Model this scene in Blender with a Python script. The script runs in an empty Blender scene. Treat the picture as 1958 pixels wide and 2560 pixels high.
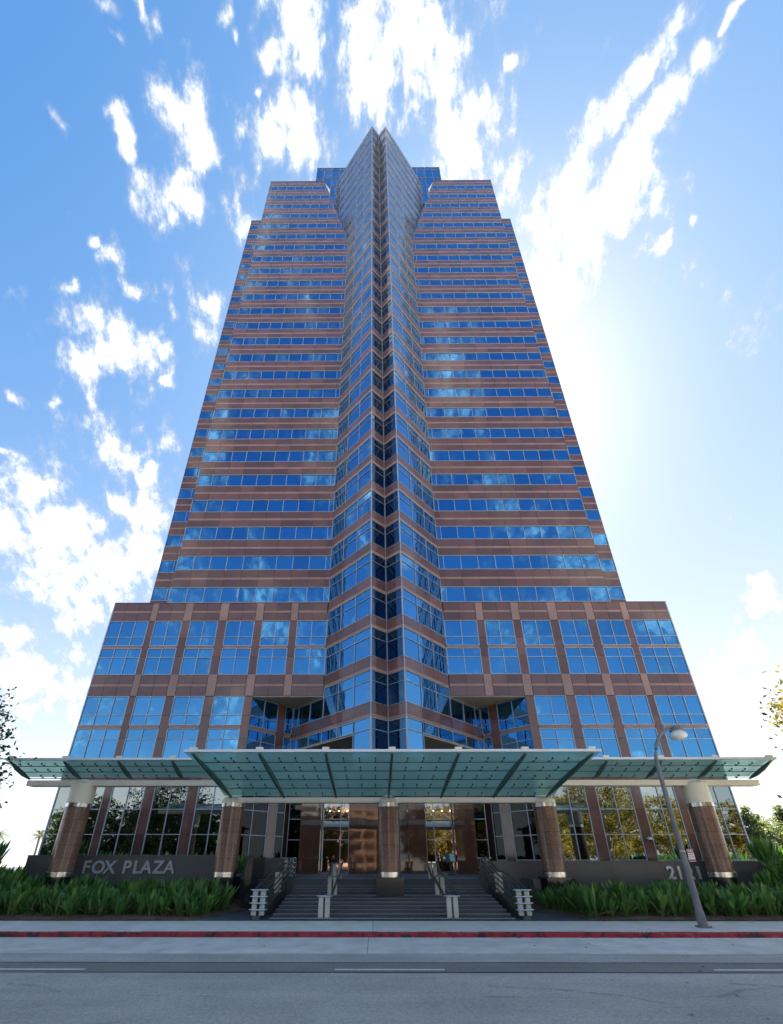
import bpy, math, random
import numpy as np
from mathutils import Matrix, Vector
random.seed(7)
R = math.radians
scene = bpy.context.scene
COL = scene.collection
E = 2.45            # eye height above the pavement; every z below is measured from eye level, E is added when built
PI = math.pi

# ------------------------------------------------------------------ camera
FPX, PX, PY, TH, PSI = 1056.0, 932.0, 1652.0, R(25.25), R(0.3)
cam_d = bpy.data.cameras.new('camera')
cam = bpy.data.objects.new('camera', cam_d); COL.objects.link(cam)
cam.location = (0, 0, E)
cam.rotation_euler = (R(90) + TH, 0, PSI)
cam_d.sensor_fit = 'VERTICAL'; cam_d.sensor_height = 36; cam_d.sensor_width = 36
cam_d.lens = FPX / 2560 * 36
cam_d.shift_x = (979 - PX) / 2560
cam_d.shift_y = (PY - 1280) / 2560
cam_d.clip_start = 0.1; cam_d.clip_end = 6000
scene.camera = cam

# ------------------------------------------------------------------ sky, sun, exposure
SUN_AZ, SUN_EL = R(21.3), R(54.4)          # azimuth measured from +Y towards +X
sun_d = bpy.data.lights.new('sun', 'SUN'); sun_d.energy = 5.0; sun_d.angle = R(0.53); sun_d.color = (1.0, 0.93, 0.82)
sun = bpy.data.objects.new('sun', sun_d); COL.objects.link(sun)
sdir = Vector((math.sin(SUN_AZ) * math.cos(SUN_EL), math.cos(SUN_AZ) * math.cos(SUN_EL), math.sin(SUN_EL)))
sun.rotation_euler = sdir.to_track_quat('Z', 'Y').to_euler(); sun.location = (60, 160, 240)
SKY_STRENGTH = 0.10
SKY_TINT = (.30, .54, .745, 1)
scene.view_settings.view_transform = 'Standard'; scene.view_settings.look = 'None'
scene.view_settings.exposure = 2.2; scene.view_settings.gamma = 1.0
scene.view_settings.use_curve_mapping = False
scene.cycles.max_bounces = 6; scene.cycles.glossy_bounces = 4; scene.cycles.diffuse_bounces = 3; scene.cycles.transparent_max_bounces = 16
scene.cycles.sample_clamp_indirect = 6.0; scene.cycles.caustics_reflective = False

CLOUDS = [
(0.030,0.147,0.989,0.055,1.25),(-0.007,0.179,0.984,0.039,1.1),(0.038,0.194,0.980,0.035,1),(0.086,0.157,0.984,0.029,0.9),(0.107,0.193,0.975,0.025,0.8),(-0.025,0.140,0.990,0.024,0.8),
(-0.095,0.127,0.987,0.029,1),(-0.090,0.156,0.984,0.023,1),(-0.125,0.163,0.979,0.014,0.8),(-0.156,0.191,0.969,0.009,0.8),(-0.187,0.124,0.974,0.011,0.75),(-0.172,0.141,0.975,0.009,0.75),
(-0.115,0.216,0.970,0.031,1.1),(-0.146,0.239,0.960,0.034,1.1),(-0.104,0.254,0.962,0.034,1.2),(-0.164,0.226,0.960,0.018,0.8),(-0.293,0.193,0.936,0.023,1.05),(-0.263,0.212,0.941,0.032,1.2),
(-0.255,0.246,0.935,0.022,1.05),(-0.288,0.274,0.918,0.027,1.05),(-0.331,0.277,0.902,0.023,0.95),(-0.321,0.303,0.897,0.016,0.85),(-0.355,0.207,0.912,0.014,0.95),(-0.353,0.223,0.909,0.014,0.95),
(-0.351,0.240,0.905,0.014,0.95),(-0.396,0.327,0.858,0.019,0.95),(-0.390,0.364,0.846,0.017,0.95),(-0.448,0.274,0.851,0.008,0.75),(-0.428,0.303,0.852,0.010,0.75),(-0.465,0.344,0.815,0.015,0.8),
(-0.459,0.382,0.802,0.029,1.05),(-0.433,0.421,0.797,0.043,1.2),(-0.486,0.436,0.757,0.033,1.05),(-0.390,0.433,0.813,0.018,0.8),(-0.464,0.335,0.820,0.011,0.6),(-0.279,0.403,0.872,0.026,1),
(-0.302,0.434,0.849,0.025,0.95),(-0.208,0.314,0.926,0.018,1),(-0.491,0.486,0.723,0.022,0.8),(-0.482,0.535,0.695,0.042,1.05),(-0.408,0.545,0.733,0.028,0.9),(-0.444,0.575,0.688,0.031,0.85),
(-0.487,0.609,0.626,0.021,0.8),(-0.594,0.538,0.598,0.044,1),(-0.632,0.566,0.529,0.045,1.05),(-0.581,0.606,0.543,0.056,1.15),(-0.534,0.675,0.509,0.064,1.15),(-0.443,0.638,0.630,0.041,1),
(-0.606,0.634,0.479,0.057,1.05),(-0.475,0.679,0.559,0.046,1),(-0.565,0.699,0.439,0.048,1),(-0.650,0.668,0.361,0.028,0.85),(-0.636,0.712,0.297,0.048,1),(-0.586,0.755,0.295,0.041,0.95),
(-0.638,0.731,0.241,0.035,0.85),(-0.562,0.745,0.360,0.028,0.7),(-0.571,0.784,0.244,0.029,0.6),(0.138,0.245,0.960,0.052,1.2),(0.169,0.215,0.962,0.033,1.05),(0.184,0.184,0.966,0.015,0.8),
(0.196,0.159,0.968,0.011,0.75),(0.107,0.268,0.957,0.032,1),(0.199,0.274,0.941,0.036,1),(0.055,0.247,0.968,0.018,0.75),(0.272,0.311,0.911,0.043,1.05),(0.289,0.282,0.915,0.038,1.05),
(0.305,0.255,0.918,0.033,1.05),(0.320,0.229,0.919,0.029,1.05),(0.333,0.205,0.920,0.025,1.05),(0.345,0.183,0.921,0.021,1.05),(0.356,0.162,0.920,0.018,1.05),(0.366,0.142,0.920,0.014,1.05),
(0.308,0.363,0.879,0.052,1.12),(0.327,0.329,0.886,0.046,1.12),(0.344,0.298,0.891,0.041,1.12),(0.359,0.268,0.894,0.036,1.12),(0.373,0.241,0.896,0.031,1.12),(0.385,0.215,0.898,0.027,1.12),
(0.396,0.191,0.898,0.023,1.12),(0.406,0.169,0.898,0.019,1.12),(0.421,0.151,0.894,0.013,0.8),(0.426,0.135,0.894,0.010,0.8),(0.431,0.120,0.894,0.007,0.8),(0.373,0.296,0.879,0.029,1),
(0.408,0.274,0.871,0.022,1),(0.439,0.254,0.862,0.015,1),(0.288,0.382,0.878,0.037,1.05),(0.430,0.310,0.848,0.017,0.85),(0.455,0.282,0.844,0.010,0.65),(0.658,0.671,0.340,0.044,0.7),
(0.624,0.712,0.322,0.034,0.6),(0.676,0.608,0.415,0.036,0.6),(-0.427,0.191,0.884,0.010,0.55),(-0.324,0.147,0.934,0.007,0.65),(-0.318,0.122,0.940,0.010,0.8),(-0.278,0.129,0.952,0.009,0.8),
(-0.341,0.383,0.859,0.015,0.6),(-0.548,0.461,0.698,0.012,0.55),(-0.591,0.439,0.677,0.013,0.6),(-0.391,0.471,0.791,0.012,0.55),(-0.621,0.486,0.615,0.011,0.8),
]
def build_world():
    w = bpy.data.worlds.new('World'); scene.world = w; w.use_nodes = True
    w.cycles.sampling_method = 'MANUAL'; w.cycles.sample_map_resolution = 256
    nt = w.node_tree; nt.nodes.clear(); N = nt.nodes.new; L = nt.links.new
    def math_(op, a, b=None, c=None, clamp=False):
        n = N('ShaderNodeMath'); n.operation = op; n.use_clamp = clamp
        for i, v in enumerate((a, b, c)):
            if v is None: continue
            if isinstance(v, (int, float)): n.inputs[i].default_value = v
            else: L(v, n.inputs[i])
        return n.outputs[0]
    tc = N('ShaderNodeTexCoord')
    sky = N('ShaderNodeTexSky'); sky.sky_type = 'NISHITA'; sky.sun_disc = False
    sky.sun_elevation = SUN_EL; sky.sun_rotation = SUN_AZ; sky.altitude = 100
    sky.air_density = 1.0; sky.dust_density = 0.62; sky.ozone_density = 3.0
    grade = N('ShaderNodeGamma'); L(sky.outputs[0], grade.inputs[0]); grade.inputs[1].default_value = 1.18
    hs = N('ShaderNodeMixRGB'); hs.blend_type = 'MULTIPLY'; hs.inputs[0].default_value = 1; L(grade.outputs[0], hs.inputs[1]); hs.inputs[2].default_value = SKY_TINT
    # haze: where the sky is brightest (round the sun, towards the horizon) it is also whitest
    sc3 = N('ShaderNodeSeparateColor'); L(hs.outputs[0], sc3.inputs[0])
    lum = math_('ADD', math_('MULTIPLY', sc3.outputs[1], .75), math_('MULTIPLY', sc3.outputs[2], .25))
    wf = N('ShaderNodeMapRange'); L(lum, wf.inputs[0]); wf.inputs[1].default_value = 1.35; wf.inputs[2].default_value = 5.6; wf.inputs[3].default_value = 0.0; wf.inputs[4].default_value = .9
    wc = N('ShaderNodeCombineXYZ')
    for i, k in enumerate((.97, 1.0, 1.06)): L(math_('MULTIPLY', lum, k), wc.inputs[i])
    wm = N('ShaderNodeMixRGB'); L(wf.outputs[0], wm.inputs[0]); L(hs.outputs[0], wm.inputs[1]); L(wc.outputs[0], wm.inputs[2])
    sepz = N('ShaderNodeSeparateXYZ'); L(tc.outputs['Generated'], sepz.inputs[0])
    hzv = math_('POWER', math_('SUBTRACT', 1.0, math_('MAXIMUM', sepz.outputs[2], 0.0)), 2.5)
    hzc = N('ShaderNodeMixRGB'); hzc.blend_type = 'MULTIPLY'; hzc.inputs[0].default_value = 1; L(hzv, hzc.inputs[1]); hzc.inputs[2].default_value = (2.0, 2.05, 2.1, 1)
    hza = N('ShaderNodeMixRGB'); hza.blend_type = 'ADD'; hza.inputs[0].default_value = 1; L(wm.outputs[0], hza.inputs[1]); L(hzc.outputs[0], hza.inputs[2])
    # gentle shoulder: bright haze levels off instead of running away
    s3 = N('ShaderNodeSeparateColor'); L(hza.outputs[0], s3.inputs[0]); c3 = N('ShaderNodeCombineColor')
    for i in range(3): L(math_('DIVIDE', math_('MULTIPLY', s3.outputs[i], 5.0), math_('ADD', s3.outputs[i], 5.0)), c3.inputs[i])
    SKY = c3.outputs[0]
    sep = N('ShaderNodeSeparateXYZ'); L(tc.outputs['Generated'], sep.inputs[0])
    z = math_('MAXIMUM', sep.outputs[2], 0.02)
    p = N('ShaderNodeCombineXYZ')
    L(math_('DIVIDE', sep.outputs[0], z), p.inputs[0]); L(math_('DIVIDE', sep.outputs[1], z), p.inputs[1])
    P0 = p.outputs[0]
    # domain warp so the cloud outlines are ragged
    def noise(vec, scale, detail, rough, dist=0.0, lac=2.0):
        n = N('ShaderNodeTexNoise'); n.noise_dimensions = '2D'; L(vec, n.inputs['Vector'])
        n.inputs['Scale'].default_value = scale; n.inputs['Detail'].default_value = detail
        n.inputs['Roughness'].default_value = rough; n.inputs['Distortion'].default_value = dist
        n.inputs['Lacunarity'].default_value = lac
        return n
    # a layer of broken cloud; the coordinate keeps its grain nearly even from the zenith down
    ln = N('ShaderNodeVectorMath'); ln.operation = 'LENGTH'; L(P0, ln.inputs[0])
    r = ln.outputs['Value']
    comp = math_('DIVIDE', 1.0, math_('ADD', 0.6, math_('MULTIPLY', r, 0.55)))
    sc = N('ShaderNodeVectorMath'); sc.operation = 'SCALE'; L(P0, sc.inputs[0]); L(comp, sc.inputs['Scale'])
    st = N('ShaderNodeVectorMath'); st.operation = 'MULTIPLY'; L(sc.outputs[0], st.inputs[0]); st.inputs[1].default_value = (1.08, .78, 1)
    Q = st.outputs[0]
    warp = noise(Q, 7.0, 3, 0.6)
    sub = N('ShaderNodeVectorMath'); sub.operation = 'MULTIPLY_ADD'; L(warp.outputs['Color'], sub.inputs[0]); sub.inputs[1].default_value = (.09, .09, .09); L(tc.outputs['Generated'], sub.inputs[2])
    sb2 = N('ShaderNodeVectorMath'); sb2.operation = 'SUBTRACT'; L(sub.outputs[0], sb2.inputs[0]); sb2.inputs[1].default_value = (.045, .045, .045)
    DW = sb2.outputs[0]
    field = None
    for (cx, cy, cz, rad, wt) in CLOUDS:
        d = N('ShaderNodeVectorMath'); d.operation = 'DISTANCE'; L(DW, d.inputs[0]); d.inputs[1].default_value = (cx, cy, cz)
        g = math_('MULTIPLY_ADD', d.outputs['Value'], -1.6 / (rad * 1.28), 1.6 * (.62 + .45 * wt))
        field = g if field is None else math_('MAXIMUM', field, g)
    # the rest of the sky: scattered puffs from a coarse noise
    coarse = noise(Q, 5.0, 2, 0.55)
    rest = math_('MULTIPLY_ADD', coarse.outputs[0], 4.6, -2.35)
    behind = N('ShaderNodeMapRange'); behind.interpolation_type = 'SMOOTHSTEP'; L(sep.outputs[1], behind.inputs[0])
    behind.inputs[1].default_value = 0.12; behind.inputs[2].default_value = 0.0
    rest = math_('ADD', rest, math_('MULTIPLY_ADD', behind.outputs[0], 1.0, -1.0))
    field = math_('MAXIMUM', math_('MAXIMUM', field, -1.2), rest)
    fine = noise(Q, 30.0, 7, 0.66)
    fine2 = noise(Q, 9.0, 3, 0.6)
    dens = math_('ADD', field, math_('MULTIPLY_ADD', fine.outputs[0], 3.6, -1.8))
    dens = math_('ADD', dens, math_('MULTIPLY_ADD', fine2.outputs[0], 1.8, -.9))
    mr = N('ShaderNodeMapRange'); mr.interpolation_type = 'SMOOTHSTEP'; L(dens, mr.inputs[0])
    mr.inputs[1].default_value = -0.5; mr.inputs[2].default_value = 1.6
    hz = N('ShaderNodeMapRange'); L(sep.outputs[2], hz.inputs[0]); hz.inputs[1].default_value = 0.03; hz.inputs[2].default_value = 0.16
    a = math_('MULTIPLY', mr.outputs[0], hz.outputs[0])
    a = math_('MULTIPLY', math_('POWER', a, 1.25), 0.96)
    # thin edges are pale veils, the thick cores glow
    cv = N('ShaderNodeMapRange'); L(dens, cv.inputs[0]); cv.inputs[1].default_value = 0.2; cv.inputs[2].default_value = 2.3; cv.inputs[3].default_value = 1.75; cv.inputs[4].default_value = 5.5
    cc = N('ShaderNodeMixRGB'); cc.blend_type = 'MULTIPLY'; cc.inputs[0].default_value = 1; L(cv.outputs[0], cc.inputs[1]); cc.inputs[2].default_value = (.99, 1, 1.02, 1)
    mix = N('ShaderNodeMixRGB'); L(a, mix.inputs[0]); L(SKY, mix.inputs[1]); L(cc.outputs[0], mix.inputs[2])
    bg = N('ShaderNodeBackground'); bg.inputs['Strength'].default_value = SKY_STRENGTH; L(mix.outputs[0], bg.inputs['Color'])
    out = N('ShaderNodeOutputWorld'); L(bg.outputs[0], out.inputs['Surface'])
build_world()

# ------------------------------------------------------------------ materials
MATS = {}
def new_mat(name):
    m = bpy.data.materials.new(name); m.use_nodes = True; nt = m.node_tree
    b = nt.nodes['Principled BSDF']; MATS[name] = m
    return m, nt, b
def node(nt, t, **kw):
    n = nt.nodes.new(t)
    for k, v in kw.items(): setattr(n, k, v)
    return n
def pos_noise(nt, scale, detail=4, rough=.55, vec=None):
    n = node(nt, 'ShaderNodeTexNoise')
    if vec is None:
        g = node(nt, 'ShaderNodeNewGeometry'); vec = g.outputs['Position']
    nt.links.new(vec, n.inputs['Vector'])
    n.inputs['Scale'].default_value = scale; n.inputs['Detail'].default_value = detail; n.inputs['Roughness'].default_value = rough
    return n.outputs[0]
def ramp(nt, fac, stops):
    r = node(nt, 'ShaderNodeValToRGB'); cr = r.color_ramp
    while len(cr.elements) < len(stops): cr.elements.new(.5)
    for e, (p, c) in zip(cr.elements, stops): e.position = p; e.color = (*c, 1)
    nt.links.new(fac, r.inputs[0]); return r.outputs[0]
def mixc(nt, fac, a, b, blend='MIX'):
    m = node(nt, 'ShaderNodeMixRGB', blend_type=blend)
    for i, v in enumerate((fac, a, b)):
        if isinstance(v, (int, float)): m.inputs[i].default_value = v
        elif isinstance(v, tuple): m.inputs[i].default_value = (*v, 1)
        else: nt.links.new(v, m.inputs[i])
    return m.outputs[0]
def mth(nt, op, a, b=0.0, c=0.0):
    m = node(nt, 'ShaderNodeMath', operation=op)
    for i, v in enumerate((a, b, c)):
        if isinstance(v, (int, float)): m.inputs[i].default_value = v
        else: nt.links.new(v, m.inputs[i])
    return m.outputs[0]
def piece_random(nt):
    o = node(nt, 'ShaderNodeObjectInfo'); g = node(nt, 'ShaderNodeNewGeometry')
    return mth(nt, 'FRACT', mth(nt, 'MULTIPLY_ADD', o.outputs['Random'], 3.7, g.outputs['Random Per Island']))
def bump(nt, b, h, strength, dist):
    bn = node(nt, 'ShaderNodeBump'); bn.inputs['Strength'].default_value = strength; bn.inputs['Distance'].default_value = dist
    nt.links.new(h, bn.inputs['Height']); nt.links.new(bn.outputs[0], b.inputs['Normal'])
def setp(b, **kw):
    for k, v in kw.items():
        b.inputs[k].default_value = (*v, 1) if isinstance(v, tuple) else v

def granite(name, dark, light, rough=.14, speck=38, var=.22, spec=.5):
    m, nt, b = new_mat(name)
    sp = pos_noise(nt, speck, 3, .7)
    c = ramp(nt, sp, [(.3, tuple(x * .62 for x in dark)), (.5, dark), (.72, light)])
    bl = pos_noise(nt, .55, 4, .6)
    c = mixc(nt, 1, c, ramp(nt, bl, [(.25, (.82, .80, .80)), (.75, (1.12, 1.1, 1.1))]), 'MULTIPLY')
    rn = piece_random(nt)
    c = mixc(nt, 1, c, ramp(nt, rn, [(0, (1 - var,) * 3), (.5, (1, 1, 1)), (1, (1 + var * .9, 1 + var * .8, 1 + var * .75))]), 'MULTIPLY')
    nt.links.new(c, b.inputs['Base Color'])
    rr = mth(nt, 'MULTIPLY_ADD', bl, .1, rough - .04)
    nt.links.new(rr, b.inputs['Roughness']); setp(b, **{'Specular IOR Level': spec})
    return m
granite('red_granite', (.13, .066, .060), (.215, .125, .11), rough=.065, var=.24, spec=.65)
granite('red_granite_honed', (.17, .095, .086), (.27, .165, .148), rough=.5, var=.2, spec=.3)
granite('pink_granite', (.30, .20, .18), (.39, .275, .25), rough=.16, var=.08, spec=.4)
granite('column_granite', (.20, .115, .085), (.40, .25, .19), rough=.16, speck=26, var=.16, spec=.5)
granite('lobby_granite', (.085, .042, .028), (.13, .07, .05), rough=.035, speck=30, var=.12, spec=.65)
granite('black_granite', (.018, .02, .023), (.035, .038, .042), rough=.12, var=.1)
granite('grey_stone', (.10, .10, .10), (.155, .155, .155), rough=.38, speck=45, var=.1)
granite('nosing_stone', (.22, .24, .26), (.30, .32, .34), rough=.5, speck=40, var=.1, spec=.3)
granite('step_stone', (.10, .115, .13), (.155, .17, .185), rough=.5, speck=40, var=.2, spec=.3)

def simple(name, col, rough=.5, metal=0.0, spec=.5, grain=None, var=0.0):
    m, nt, b = new_mat(name)
    setp(b, Roughness=rough, Metallic=metal, **{'Specular IOR Level': spec, 'Base Color': col})
    c = None
    if grain:
        s, amt = grain
        n = pos_noise(nt, s, 5, .6)
        c = mixc(nt, 1, col, ramp(nt, n, [(.25, (1 - amt,) * 3), (.75, (1 + amt,) * 3)]), 'MULTIPLY')
    if var:
        c = mixc(nt, 1, c if c is not None else col, ramp(nt, piece_random(nt), [(0, (1 - var,) * 3), (1, (1 + var,) * 3)]), 'MULTIPLY')
    if c is not None: nt.links.new(c, b.inputs['Base Color'])
    return m
simple('core_dark', (.035, .028, .026), .8)
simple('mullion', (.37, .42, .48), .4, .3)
simple('mullion_shaded', (.26, .30, .35), .4, .3)  # mullion copy with the notch's shade in its colour; crown frames share it
simple('soffit', (.42, .40, .36), .7, grain=(.8, .12), var=.04)
simple('cream_paint', (.84, .77, .61), .45, grain=(.7, .06))
simple('rail_paint', (.55, .52, .44), .4, grain=(2., .1))
simple('white_metal', (.74, .76, .76), .35, .2, grain=(1., .06))
simple('steel', (.62, .63, .64), .2, 1.0, grain=(3., .1))
simple('rail_green', (.10, .135, .125), .3, .5, grain=(3., .15))
simple('letter_metal', (.40, .41, .42), .45, .15, grain=(3., .1))
simple('letter_bright', (.62, .62, .62), .4, .2, grain=(3., .1))
simple('pole_grey', (.20, .20, .205), .6, .1, grain=(2.2, .28))
simple('opal_globe', (.78, .79, .80), .25)
simple('sign_white', (.75, .75, .72), .5); simple('sign_red', (.5, .05, .05), .5); simple('kiosk_dark', (.02, .03, .035), .4); simple('kiosk_green', (.25, .42, .33), .5)
simple('rib_green', (.07, .13, .115), .45, .2)
simple('lobby_wall', (.32, .17, .08), .5, grain=(.5, .2))
simple('lobby_floor', (.18, .12, .08), .2)
simple('roof_grey', (.2, .2, .2), .9)
simple('bark', (.15, .12, .09), .9, grain=(6., .4))
simple('pale_bark', (.36, .32, .26), .85, grain=(3., .4))
simple('stucco_orange', (.52, .30, .20), .9, grain=(.6, .1))
simple('stucco_white', (.62, .62, .62), .9, grain=(.6, .08))
simple('recess_dark', (.05, .05, .06), .6)
m, nt, b = new_mat('warm_lamp'); setp(b, **{'Base Color': (1., .7, .4), 'Emission Color': (1., .62, .30), 'Emission Strength': 9.0})

def mirror_glass(name, tint, rough=.012, wav=.5):
    m, nt, b = new_mat(name)
    rn = piece_random(nt)
    c = mixc(nt, 1, tint, ramp(nt, rn, [(0, (.86, .88, .9)), (.5, (1, 1, 1)), (1, (1.1, 1.07, 1.05))]), 'MULTIPLY')
    nt.links.new(c, b.inputs['Base Color'])
    setp(b, Metallic=1.0, Roughness=rough)
    # rolled panes are never quite flat
    h = pos_noise(nt, .7, 2, .4)
    bump(nt, b, h, wav, .012)
    return m
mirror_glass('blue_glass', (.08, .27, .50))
mirror_glass('notch_glass_shaded', (.05, .11, .19))  # same glass as the bay; the notch's shade is put into the tint
mirror_glass('dark_glass', (.022, .024, .026), wav=.4)
mirror_glass('base_glass', (.30, .34, .33), wav=.4)
m, nt, b = new_mat('door_glass')
nt.nodes.remove(b); out = nt.nodes['Material Output']
tr = node(nt, 'ShaderNodeBsdfTransparent'); tr.inputs[0].default_value = (.62, .60, .55, 1)
gl = node(nt, 'ShaderNodeBsdfGlossy'); gl.inputs[0].default_value = (.9, .9, .9, 1); gl.inputs['Roughness'].default_value = .01
mx = node(nt, 'ShaderNodeMixShader'); mx.inputs[0].default_value = .28
nt.links.new(tr.outputs[0], mx.inputs[1]); nt.links.new(gl.outputs[0], mx.inputs[2]); nt.links.new(mx.outputs[0], out.inputs[0])
def canopy_mat(name, frost):
    m, nt, b = new_mat(name); nt.nodes.remove(b); out = nt.nodes['Material Output']
    tr = node(nt, 'ShaderNodeBsdfTransparent'); tr.inputs[0].default_value = (.70, .93, .82, 1) if frost else (.93, .98, .96, 1)
    gl = node(nt, 'ShaderNodeBsdfGlossy'); gl.inputs[0].default_value = (.9, .95, .95, 1); gl.inputs['Roughness'].default_value = .03
    base = tr.outputs[0]
    if frost:
        tl = node(nt, 'ShaderNodeBsdfTranslucent'); tl.inputs[0].default_value = (.56, .92, .72, 1)
        df = node(nt, 'ShaderNodeBsdfDiffuse'); df.inputs[0].default_value = (.34, .58, .50, 1)
        m1 = node(nt, 'ShaderNodeMixShader'); m1.inputs[0].default_value = .2
        nt.links.new(tl.outputs[0], m1.inputs[1]); nt.links.new(df.outputs[0], m1.inputs[2])
        m2 = node(nt, 'ShaderNodeMixShader'); nt.links.new(mth(nt, 'MULTIPLY_ADD', piece_random(nt), .14, .60), m2.inputs[0])
        nt.links.new(tr.outputs[0], m2.inputs[1]); nt.links.new(m1.outputs[0], m2.inputs[2]); base = m2.outputs[0]
    fres = node(nt, 'ShaderNodeFresnel'); fres.inputs[0].default_value = 1.5
    m3 = node(nt, 'ShaderNodeMixShader'); nt.links.new(mth(nt, 'MULTIPLY', fres.outputs[0], .6), m3.inputs[0])
    nt.links.new(base, m3.inputs[1]); nt.links.new(gl.outputs[0], m3.inputs[2]); nt.links.new(m3.outputs[0], out.inputs[0])
canopy_mat('canopy_glass', False); canopy_mat('canopy_frit', True)

def leaf_mat(name, c0, c1, c2, trans=.3, rough=.45, spec=.4):
    m, nt, b = new_mat(name); out = nt.nodes['Material Output']
    c = ramp(nt, piece_random(nt), [(0, c0), (.55, c1), (1, c2)])
    nt.links.new(c, b.inputs['Base Color']); setp(b, Roughness=rough, **{'Specular IOR Level': spec})
    tl = node(nt, 'ShaderNodeBsdfTranslucent'); nt.links.new(mixc(nt, 1, c, (1.3, 1.35, .7), 'MULTIPLY'), tl.inputs[0])
    mx = node(nt, 'ShaderNodeMixShader'); mx.inputs[0].default_value = trans
    nt.links.new(b.outputs[0], mx.inputs[1]); nt.links.new(tl.outputs[0], mx.inputs[2]); nt.links.new(mx.outputs[0], out.inputs[0])
leaf_mat('hedge_leaf', (.040, .12, .028), (.085, .21, .05), (.20, .33, .085), .22, .38, .45)
leaf_mat('dry_leaf', (.20, .13, .06), (.26, .17, .08), (.30, .2, .1), .2, .7)
leaf_mat('green_leaf', (.025, .05, .014), (.045, .08, .02), (.075, .11, .03), .35)
leaf_mat('gold_leaf', (.10, .10, .02), (.20, .155, .03), (.30, .20, .04), .4)
leaf_mat('pine_leaf', (.10, .13, .07), (.14, .17, .095), (.19, .21, .12), .5)
leaf_mat('palm_leaf', (.06, .08, .03), (.09, .11, .04), (.14, .15, .05), .3)

def asphalt(name, col, amt=.3, scale=55, rough=.88):
    m, nt, b = new_mat(name)
    s = pos_noise(nt, scale, 3, .75)
    c = ramp(nt, s, [(.28, tuple(x * (1 - amt * 1.6) for x in col)), (.5, col), (.74, tuple(x * (1 + amt * 1.8) for x in col))])
    s2 = pos_noise(nt, 11, 4, .8)
    c = mixc(nt, 1, c, ramp(nt, s2, [(.3, (.80, .80, .81)), (.5, (1, 1, 1)), (.7, (1.2, 1.2, 1.18))]), 'MULTIPLY')
    bl = pos_noise(nt, .35, 5, .6)
    c = mixc(nt, 1, c, ramp(nt, bl, [(.3, (.82, .82, .83)), (.7, (1.1, 1.1, 1.09))]), 'MULTIPLY')
    # short dark scuffs
    g0 = node(nt, 'ShaderNodeNewGeometry'); m0 = node(nt, 'ShaderNodeMapping'); nt.links.new(g0.outputs['Position'], m0.inputs[0])
    m0.inputs['Scale'].default_value = (.35, 2.6, 1); m0.inputs['Rotation'].default_value = (0, 0, .12)
    sk = pos_noise(nt, 1.0, 3, .55, m0.outputs[0])
    c = mixc(nt, 1, c, ramp(nt, sk, [(.66, (1, 1, 1)), (.74, (.72, .72, .73))]), 'MULTIPLY')
    # tyre-worn and oil-stained streaks along the lane
    g = node(nt, 'ShaderNodeNewGeometry'); mp = node(nt, 'ShaderNodeMapping'); nt.links.new(g.outputs['Position'], mp.inputs[0])
    mp.inputs['Scale'].default_value = (.10, 1.1, 1)
    st = pos_noise(nt, 1.0, 4, .6, mp.outputs[0])
    c = mixc(nt, 1, c, ramp(nt, st, [(.3, (.88, .88, .88)), (.65, (1.05, 1.05, 1.05))]), 'MULTIPLY')
    nt.links.new(c, b.inputs['Base Color']); setp(b, Roughness=rough, **{'Specular IOR Level': .3})
    bump(nt, b, s, .5, .012)
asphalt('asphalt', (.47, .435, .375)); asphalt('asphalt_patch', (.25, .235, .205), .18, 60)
def concrete(name, col, stain=.14):
    m, nt, b = new_mat(name)
    a = pos_noise(nt, 1.1, 6, .62); f = pos_noise(nt, 40, 3, .6)
    c = mixc(nt, 1, col, ramp(nt, a, [(.3, (1 - stain,) * 3), (.7, (1 + stain * .6,) * 3)]), 'MULTIPLY')
    c = mixc(nt, 1, c, ramp(nt, f, [(.3, (.93,) * 3), (.7, (1.05,) * 3)]), 'MULTIPLY')
    d = pos_noise(nt, .9, 3, .5)
    c = mixc(nt, mth(nt, 'MULTIPLY', ramp(nt, d, [(.66, (0, 0, 0)), (.72, (1, 1, 1))]), .35), c, tuple(x * .45 for x in col))
    c = mixc(nt, 1, c, ramp(nt, piece_random(nt), [(0, (.95,) * 3), (1, (1.05,) * 3)]), 'MULTIPLY')
    nt.links.new(c, b.inputs['Base Color']); setp(b, Roughness=.85, **{'Specular IOR Level': .3}); bump(nt, b, f, .3, .006)
concrete('concrete', (.74, .69, .61)); concrete('gutter_concrete', (.68, .64, .57), .2)
m, nt, b = new_mat('red_curb')
w = pos_noise(nt, 2.6, 6, .7)
nt.links.new(ramp(nt, w, [(.40, (.06, .014, .014)), (.50, (.33, .02, .024)), (.62, (.42, .026, .032)), (.70, (.34, .19, .17))]), b.inputs['Base Color']); setp(b, Roughness=.6)
m, nt, b = new_mat('mulch')
w = pos_noise(nt, 16, 5, .8)
nt.links.new(ramp(nt, w, [(.3, (.05, .03, .02)), (.5, (.19, .12, .08)), (.72, (.38, .26, .18))]), b.inputs['Base Color']); setp(b, Roughness=.95); bump(nt, b, w, 1.0, .05)
m, nt, b = new_mat('tyre_mark'); out = nt.nodes['Material Output']
setp(b, Roughness=.9, **{'Base Color': (.06, .06, .06)})
tr = node(nt, 'ShaderNodeBsdfTransparent'); mx = node(nt, 'ShaderNodeMixShader')
nt.links.new(mth(nt, 'MULTIPLY', ramp(nt, pos_noise(nt, 3.0, 5, .75), [(.40, (0, 0, 0)), (.75, (1, 1, 1))]), .32), mx.inputs[0])
nt.links.new(tr.outputs[0], mx.inputs[1]); nt.links.new(b.outputs[0], mx.inputs[2]); nt.links.new(mx.outputs[0], out.inputs[0])
simple('paint_white', (.68, .68, .66), .6, grain=(9., .14))
simple('earth', (.30, .27, .21), .95, grain=(.3, .3))

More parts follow.
